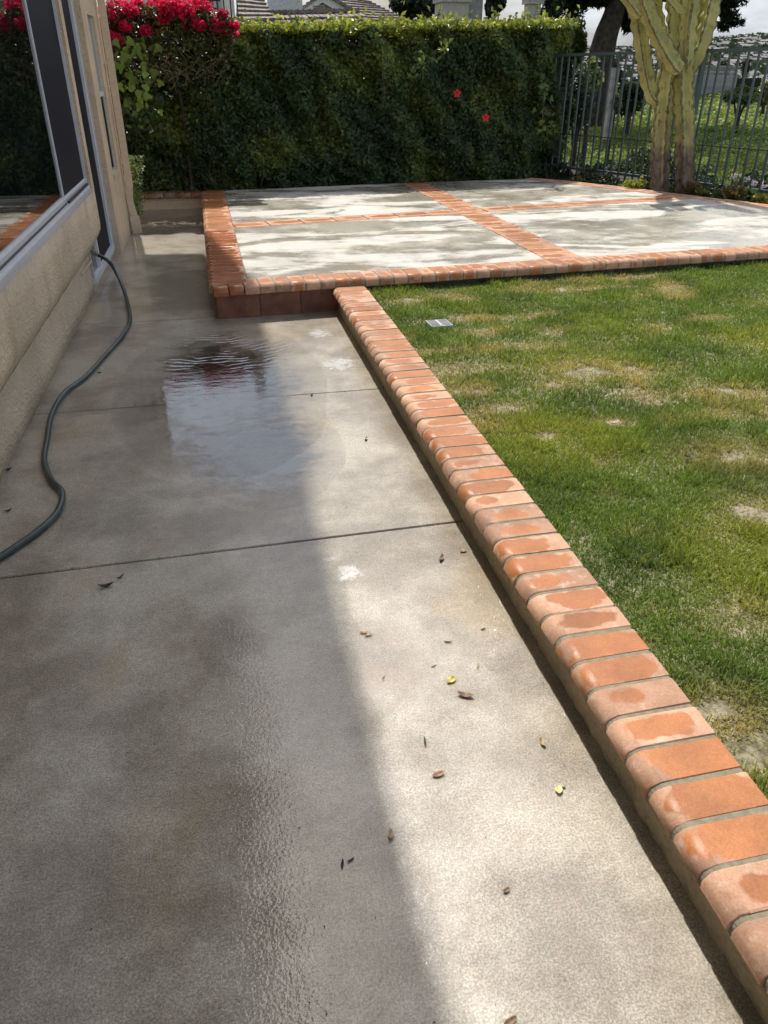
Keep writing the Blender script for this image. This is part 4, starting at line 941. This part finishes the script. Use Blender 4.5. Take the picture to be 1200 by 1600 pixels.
MB().tube(smooth_path([tr_[-1], tr_[-1] + np.array([.1, 0, 1.8]), tr_[-1] + np.array([.0, .1, 3.6])], 4), list(np.linspace(.09, .03, 9)), 7).build('trunk', M['bark'], pine)
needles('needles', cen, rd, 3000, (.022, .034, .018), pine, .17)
# slim dead-looking stems in front of the pine
# ================================================================== NEIGHBOURING HOUSES OVER THE HEDGE
M['roof_tile'] = simple('brown_grey_roof_tile', (.20, .165, .145), .85, nscale=6, var=.3)
M['cream'] = simple('cream_stucco', (.46, .42, .36), .9); M['white_trim'] = simple('white_trim', (.72, .70, .66), .7); M['grey_stucco'] = simple('pale_grey_stucco', (.50, .50, .51), .9)
def courses(name, a, b, c, d, n, parent, mat, th=.05, nx=14):
    """stepped tile courses on the quad a b (lower edge) c d (upper edge)"""
    a, b, c, d = map(np.array, (a, b, c, d)); mb = MB(); nr = norm(np.cross(b - a, d - a)); nr = nr if nr[2] > 0 else -nr
    for i in range(n):
        q0, q1 = i / n, (i + 1.06) / n; l0, l1 = a + (d - a) * q0, a + (d - a) * q1; r0, r1 = b + (c - b) * q0, b + (c - b) * q1
        for j in range(nx):
            u0, u1 = j / nx + .004, (j + 1) / nx - .004; jz = nr * random.uniform(0, .012)
            p = [l0 + (r0 - l0) * u0 + nr * th + jz, l0 + (r0 - l0) * u1 + nr * th + jz, l1 + (r1 - l1) * u1 + nr * .012, l1 + (r1 - l1) * u0 + nr * .012]
            p += [q_ - nr * .06 for q_ in p]; mb.add(p, [(0, 1, 2, 3), (7, 6, 5, 4), (0, 4, 5, 1), (1, 5, 6, 2), (2, 6, 7, 3), (3, 7, 4, 0)])
    return tag(mb.build(name, mat, parent), kind='stuff')
nh = empty('neighbour_house', (0, 0, 0)); tag(nh, 'neighbouring house with brown tiled roofs and white trimmed gable behind the hedge', 'house')
GR = 24.
pk = at(502, -4, GR); lf = at(470, 21, GR); rt = at(540, 19, GR); back = np.array([.25, 1., 0]) * 7
g1 = at(504, 60, GR)
MB().add([lf, rt, pk, (lf[0], lf[1], -1), (rt[0], rt[1], -1)], [(3, 4, 1, 2, 0)]).build('gable_wall', M['cream'], nh)
fo = np.array([0, -.12, 0])
for q0 in (lf, rt):
    e = pk + (q0 - pk) * 1.12; MB().bar(tuple(pk + fo + np.array([0, 0, -.02])), tuple(e + fo + np.array([0, 0, -.02])), .06, .16).build('barge_board', M['white_trim'], nh)
vt = at(498, 15, GR - .1); vo = MB().box(-.16, .16, -.03, .03, -.10, .10).build('gable_vent', M['cream'], nh); vo.location = tuple(vt)
for k in range(4):
    v2 = MB().box(-.14, .14, -.05, -.032, -.075 + k * .045, -.055 + k * .045).build('louvre', M['roof_tile'], vo)
e1 = pk + (lf - pk) * 1.15 + fo * 2; e2 = pk + (rt - pk) * 1.15 + fo * 2; up_ = np.array([0, 0, .1])
courses('roof', e1 + up_, e1 + back + up_, pk + back + up_, pk + fo * 2 + up_, 6, nh, M['roof_tile'])
courses('roof', e2 + up_, e2 + back + up_, pk + back + up_, pk + fo * 2 + up_, 6, nh, M['roof_tile'])
# main roof slope to the right of the gable
ra, rb, rc, rd_ = at(530, 34, 25.5), at(640, 34, 25.5), at(575, 2, 29), at(520, -8, 29)
courses('roof', ra, rb, rc, rd_, 9, nh, M['roof_tile'], nx=22)
# lower roof with ridge caps
l0, l1 = at(390, 24, 19.5), at(560, 20, 19.5)
courses('roof', l0 + np.array([-.1, -1.6, -.6]), l1 + np.array([.7, -1.6, -.6]), l1, l0, 5, nh, M['roof_tile'], nx=20)
for i in range(18):
    p = l0 + (l1 - l0) * i / 18; q = l0 + (l1 - l0) * (i + 1.15) / 18
    MB().bar((p[0], p[1], p[2] + .03), (q[0], q[1], q[2] + .06), .14, .07).build('ridge_cap', M['roof_tile'], nh)
# pale block wall and left roof
c0 = at(420, 40, 21.5); c1 = at(471, 40, 21.5)
MB().prism([(c0[0], c0[1]), (c1[0], c1[1]), (c1[0] + .3, c1[1] + 2), (c0[0] + .3, c0[1] + 2)], -1, 4.2).build('chimney_block', M['grey_stucco'], nh)
courses('roof', at(368, 34, 17.5), at(428, 32, 19), at(405, -12, 21), at(372, -22, 20), 8, nh, M['roof_tile'], nx=8)
# balcony
bh = empty('balcony_house', (0, 0, 0)); tag(bh, 'pale house corner with dark balcony railing above the red blossom', 'house')
q0 = at(318, 45, 15.5); q1 = at(372, 45, 15.5)
MB().box(q0[0] - 1.6, q1[0] - .1, q0[1] + 1.2, q0[1] + 3, -1, 4.5).build('wall', M['grey_stucco'], bh)
MB().box(q0[0] + .05, q1[0] - .25, q0[1] + 1.15, q0[1] + 1.198, 1, 4).build('dark_window', M['glass'], bh)
MB().box(q1[0] - .22, q1[0] - .10, q0[1], q0[1] + .12, -1, 4.5).build('column', M['white_trim'], bh)
MB().box(q1[0] - .09, q1[0] - .03, q0[1], q0[1] + .1, -1, 4.5).build('downspout', M['alu'], bh)
for i in range(9):
    x_ = q0[0] - .3 + i * .11; MB().box(x_, x_ + .02, q0[1], q0[1] + .02, 1.75, 2.75).build('baluster', M['black'], bh)
MB().box(q0[0] - .35, q1[0] - .25, q0[1] - .01, q0[1] + .03, 2.751, 2.80).build('handrail', M['black'], bh)
MB().box(q0[0] - .35, q1[0] - .25, q0[1] - .01, q0[1] + .03, 2.40, 2.43).build('middle_rail', M['black'], bh)
b0 = at(196, 20, 15); MB().box(b0[0] - .25, b0[0] + .12, b0[1], b0[1] + .4, -1, 4).build('column', M['grey_stucco'], bh)
# stone pillars
def pillar(x0, x1, ytop, r_, label, cap):
    a = at(x0, 20, r_); b = at(x1, 20, r_); w_ = np.linalg.norm((b - a)[:2]); c0 = (a + b) / 2; root = empty('pillar', (c0[0], c0[1], -.5)); tag(root, label, 'pillar', 'pillars rising behind the hedge')
    zt = at((x0 + x1) / 2, ytop, r_)[2] + .5
    MB().box(-w_ / 2, w_ / 2, 0, w_, 0, zt).build('shaft', M['cream'], root)
    MB().box(-w_ / 2 - cap, w_ / 2 + cap, -cap, w_ + cap, zt, zt + .10).build('capital', M['cream'], root)
    MB().box(-w_ / 2 - cap * 2, w_ / 2 + cap * 2, -cap * 2, w_ + cap * 2, zt + .10, zt + .22).build('capital', M['cream'], root)
    MB().box(-w_ / 2, w_ / 2, 0, w_, zt + .22, zt + 1.6).build('upper_shaft', M['cream'], root)
pillar(690, 733, 3, 14.5, 'wide pale stone pillar rising behind the middle of the hedge', .03)
pillar(825, 845, 6, 17., 'narrow pale stone pillar rising behind the right part of the hedge', .04)
a = at(742, 20, 15.2); dpo = MB().box(-.13, .13, 0, .3, -.5, 4).build('dark_post', M['grey_wood']); dpo.location = (a[0], a[1], 0); tag(dpo, 'dark grey post just right of the wide stone pillar', 'post')
shrub(648, 8, 22, 86, 60, 6500, (.016, .028, .014), 'round dark tree left of the wide stone pillar', 'dark_tree', 'tree', lsize=.12)
shrub(774, -6, 19, 42, 70, 5000, (.014, .025, .014), 'dark cypress between the two stone pillars', 'cypress', 'tree', lsize=.1)
shrub(866, 14, 16, 34, 60, 1500, (.03, .05, .02), 'leafy shrub poking up behind the right end of the hedge', lsize=.09, hi=(.12, .16, .05))

# distant town on the far hill
rt_ = np.random.default_rng(5); n = 2600; az = rt_.uniform(.25, 1.0, n); rr3 = rt_.uniform(900, 2050, n); x = rr3 * np.sin(az); y = rr3 * np.cos(az); z = ground_h(x, y)
V, F, Cc = [], [], []
for i in range(n):
    w_, h_, d2 = rt_.uniform(4, 9), rt_.uniform(3, 6), rt_.uniform(4, 8); k = len(V); cc = np.array([.27, .26, .265]) * rt_.uniform(.6, 1.2); rc_ = np.array([.20, .185, .18]) * rt_.uniform(.6, 1.2)
    x0, x1, y0, y1, z0, z1 = x[i] - w_, x[i] + w_, y[i] - d2, y[i] + d2, z[i] - 3, z[i] + h_
    V += [(x0, y0, z0), (x1, y0, z0), (x1, y1, z0), (x0, y1, z0), (x0, y0, z1), (x1, y0, z1), (x1, y1, z1), (x0, y1, z1), (x0, y0 - .5, z1), (x1, y0 - .5, z1), (x1, (y0 + y1) / 2, z1 + 2.2), (x0, (y0 + y1) / 2, z1 + 2.2)]
    Cc += [cc] * 8 + [rc_] * 4
    F += [(k, k + 1, k + 5, k + 4), (k + 1, k + 2, k + 6, k + 5), (k + 3, k, k + 4, k + 7), (k + 8, k + 9, k + 10, k + 11)]
t = NT('town'); t.principled(t.attr('Col'), .9); M['town'] = t.m
tag(link('town', fastmesh('town', np.array(V), np.array(F), np.array(Cc)), M['town']), 'hazy hillside town of small pale houses far off', 'town', kind='stuff')
n = 9000; az = rt_.uniform(.25, 1.0, n); rr3 = rt_.uniform(880, 2050, n); x = rr3 * np.sin(az); y = rr3 * np.cos(az); z = ground_h(x, y) + 3
tag(link('far_trees', leaves('far_trees', np.column_stack([x, y, z]), np.tile([0, -1, .3], (n, 1)), rt_.uniform(7, 15, n), np.array([.05, .07, .035]) * rt_.uniform(.5, 1.5, (n, 1)), aspect=1.), M['needle']), 'dark trees scattered through the far hillside town', 'trees', kind='stuff')

# ================================================================== LITTER ON THE WALKWAY
def litter_mat(name, col):
    t = NT(name); c = t.co(); t.principled(t.mix(t.rng(t.noise(c, 120, 4), .35, .65), tuple(q * .55 for q in col), tuple(min(1, q * 1.25) for q in col)), .6); return t.m
LM = {'brown': litter_mat('brown_dead_leaf', (.20, .12, .06)), 'tan': litter_mat('tan_dead_leaf', (.42, .29, .15)), 'yellow': litter_mat('yellow_leaf', (.62, .50, .12)), 'dark': litter_mat('dark_dead_leaf', (.035, .024, .016)), 'red': litter_mat('reddish_dead_leaf', (.30, .15, .09)), 'pale': litter_mat('pale_yellow_leaf', (.70, .62, .25))}
def dead_leaf(px, py, len_px, aspect, ang, curl, col, label, z0=0., cup=.5, name='fallen_leaf', cat='leaf'):
    c0 = on_z(px, py, z0); ln = len_px * scale_at(c0); wd = ln * aspect; nu, nv = 9, 5; vs = []
    for i in range(nu):
        u = i / (nu - 1); w_ = wd / 2 * max(.05, math.sin(math.pi * min(1, u * .93 + .04)) ** .8)
        for j in range(nv):
            v = j / (nv - 1) * 2 - 1; th = v * cup * 2.2; x_ = (u - .5) * ln; y_ = w_ * math.sin(th) / max(.3, abs(cup * 2.2)) if cup > .05 else w_ * v
            z_ = w_ * (1 - math.cos(th)) / max(.3, cup * 2.2) + curl * ln * (2 * u - 1) ** 2 * .5 + random.uniform(0, .02) * ln
            vs.append((x_, y_, z_ + .0012))
    fs = [(i * nv + j, (i + 1) * nv + j, (i + 1) * nv + j + 1, i * nv + j + 1) for i in range(nu - 1) for j in range(nv - 1)]
    o = MB().add(vs, fs, True).build(name, LM[col]); o.location = (c0[0], c0[1], z0); o.rotation_euler = (random.uniform(-.1, .1), random.uniform(-.12, .12), ang)
    tag(o, label, cat, 'leaves fallen on the walkway')
    m = o.modifiers.new('thickness', 'SOLIDIFY'); m.thickness = .0006
DL = dead_leaf
DL(727, 1088, 26, .5, -.5, .45, 'brown', 'largest curled brown leaf on the sunlit walkway, beside a yellow one')
DL(705, 1064, 17, .75, .5, .5, 'yellow', 'curled yellow leaf just above the largest brown leaf')
DL(685, 1211, 20, .6, .15, .3, 'red', 'reddish brown leaf on the sunny concrete below the largest brown leaf')
DL(873, 1236, 17, .8, 1.2, .35, 'pale', 'pale yellow leaf nearest the low brick wall')
DL(847, 1162, 18, .45, 1.6, .6, 'tan', 'folded tan leaf between the red leaf and the low brick wall')
DL(610, 1306, 18, .6, 1.3, .5, 'tan', 'small tan curled leaf at the edge of the house shadow')
DL(690, 874, 17, .5, 1.1, .6, 'brown', 'curled brown leaf just past the nearer joint beside the low wall')
DL(569, 989, 15, .5, -.2, .4, 'tan', 'twin winged tan seed leaf near the shadow edge')
DL(576, 993, 12, .5, .3, .4, 'tan', 'tan leaf half touching the twin winged seed leaf')
DL(724, 862, 12, .6, .2, .5, 'tan', 'little tan leaf close to the wall foot by the nearer joint')
DL(166, 917, 24, .4, .12, .5, 'dark', 'dark wet leaf lying alone in the shade left of the walkway')
DL(188, 903, 14, .3, .7, .6, 'dark', 'thin dark curl just right of the dark wet leaf')
DL(797, 1597, 24, .5, .3, .4, 'brown', 'brown leaf cut by the bottom edge of the picture')
DL(791, 1392, 13, .7, .4, .4, 'brown', 'small round brown leaf on the glittering concrete')
DL(700, 1004, 13, .28, -.3, .3, 'dark', 'dark sliver of leaf above the pair of small slivers')
DL(678, 1042, 11, .28, .4, .3, 'dark', 'short dark sliver of bark left of the yellow leaf')
DL(664, 1160, 16, .25, 1.4, .5, 'dark', 'thin dark twig standing upright in the picture above the red leaf')
DL(535, 1351, 16, .3, 1.3, .3, 'dark', 'dark twig piece inside the house shadow near the bottom')
DL(548, 1345, 13, .3, .4, .3, 'dark', 'crumbled dark scrap right of the twig in the shadow')
DL(599, 1060, 8, .6, .9, .5, 'red', 'tiny red brown speck of leaf near the shadow edge')
DL(572, 687, 11, .5, 1.2, .6, 'tan', 'small pale leaf on the middle slab')
DL(487, 618, 8, .5, 1.2, .6, 'dark', 'tiny dark leaf near the farther joint')
DL(12, 735, 13, .5, .6, .5, 'dark', 'dark leaf against the foot of the house wall')
DL(13, 799, 12, .5, .4, .5, 'dark', 'dark leaf scrap lying between hose and house wall')
DL(155, 583, 7, .6, .2, .5, 'dark', 'dark speck of leaf right of the hose on the far slab')
DL(115, 888, 10, .3, .1, .4, 'tan', 'tan leaf scrap lying in the nearer joint')
DL(880, 1232, 8, .5, .1, .4, 'dark', 'dark crumb beside the pale yellow leaf')
DL(755, 984, 8, .5, .1, .5, 'dark', 'dark crumb left of the wall above the yellow leaf')
DL(747, 1042, 8, .5, .9, .5, 'tan', 'tan crumb right of the yellow leaf')
DL(961, 662, 18, .5, .2, .4, 'tan', 'dry tan leaf lying on the worn part of the lawn', z0=.135)
DL(1075, 714, 16, .5, .1, .4, 'dark', 'dark dead leaf lying on the lawn at the right', z0=.135)
# specks too small to count
n = 420; px = RNG.uniform(-.8, .78, n); py = RNG.uniform(.55, 4.8, n)
P = np.column_stack([px, py, np.full(n, .002)])
tag(link('crumbs', leaves('crumbs', P, np.tile([0, 0, 1.], (n, 1)), RNG.uniform(.002, .007, n), np.array([.06, .04, .025]) * RNG.uniform(.4, 1.6, (n, 1)), aspect=.5, jit=.2), M['needle']), 'tiny plant crumbs scattered over the wet walkway', 'debris', kind='stuff')

# ================================================================== DRAIN GRATE IN THE LAWN
M['slot'] = simple('grey_slot', (.22, .23, .24), .7); dc = on_z(686, 505, .145); dr = MB().box(-.066, .066, -.066, .066, -.02, .0).build('drain_grate', simple('pale_plastic', (.42, .44, .45), .5)); dr.location = (dc[0], dc[1], .148); dr.rotation_euler = (0, 0, .05)
tag(dr, 'square pale drain grate set in the lawn near the patio', 'drain')
for i in range(6):
    for sx in (-1, 1): MB().box(sx * .034 - .026, sx * .034 + .026, -.055 + i * .02, -.043 + i * .02, .0005, .0025).build('slot', M['slot'], dr)
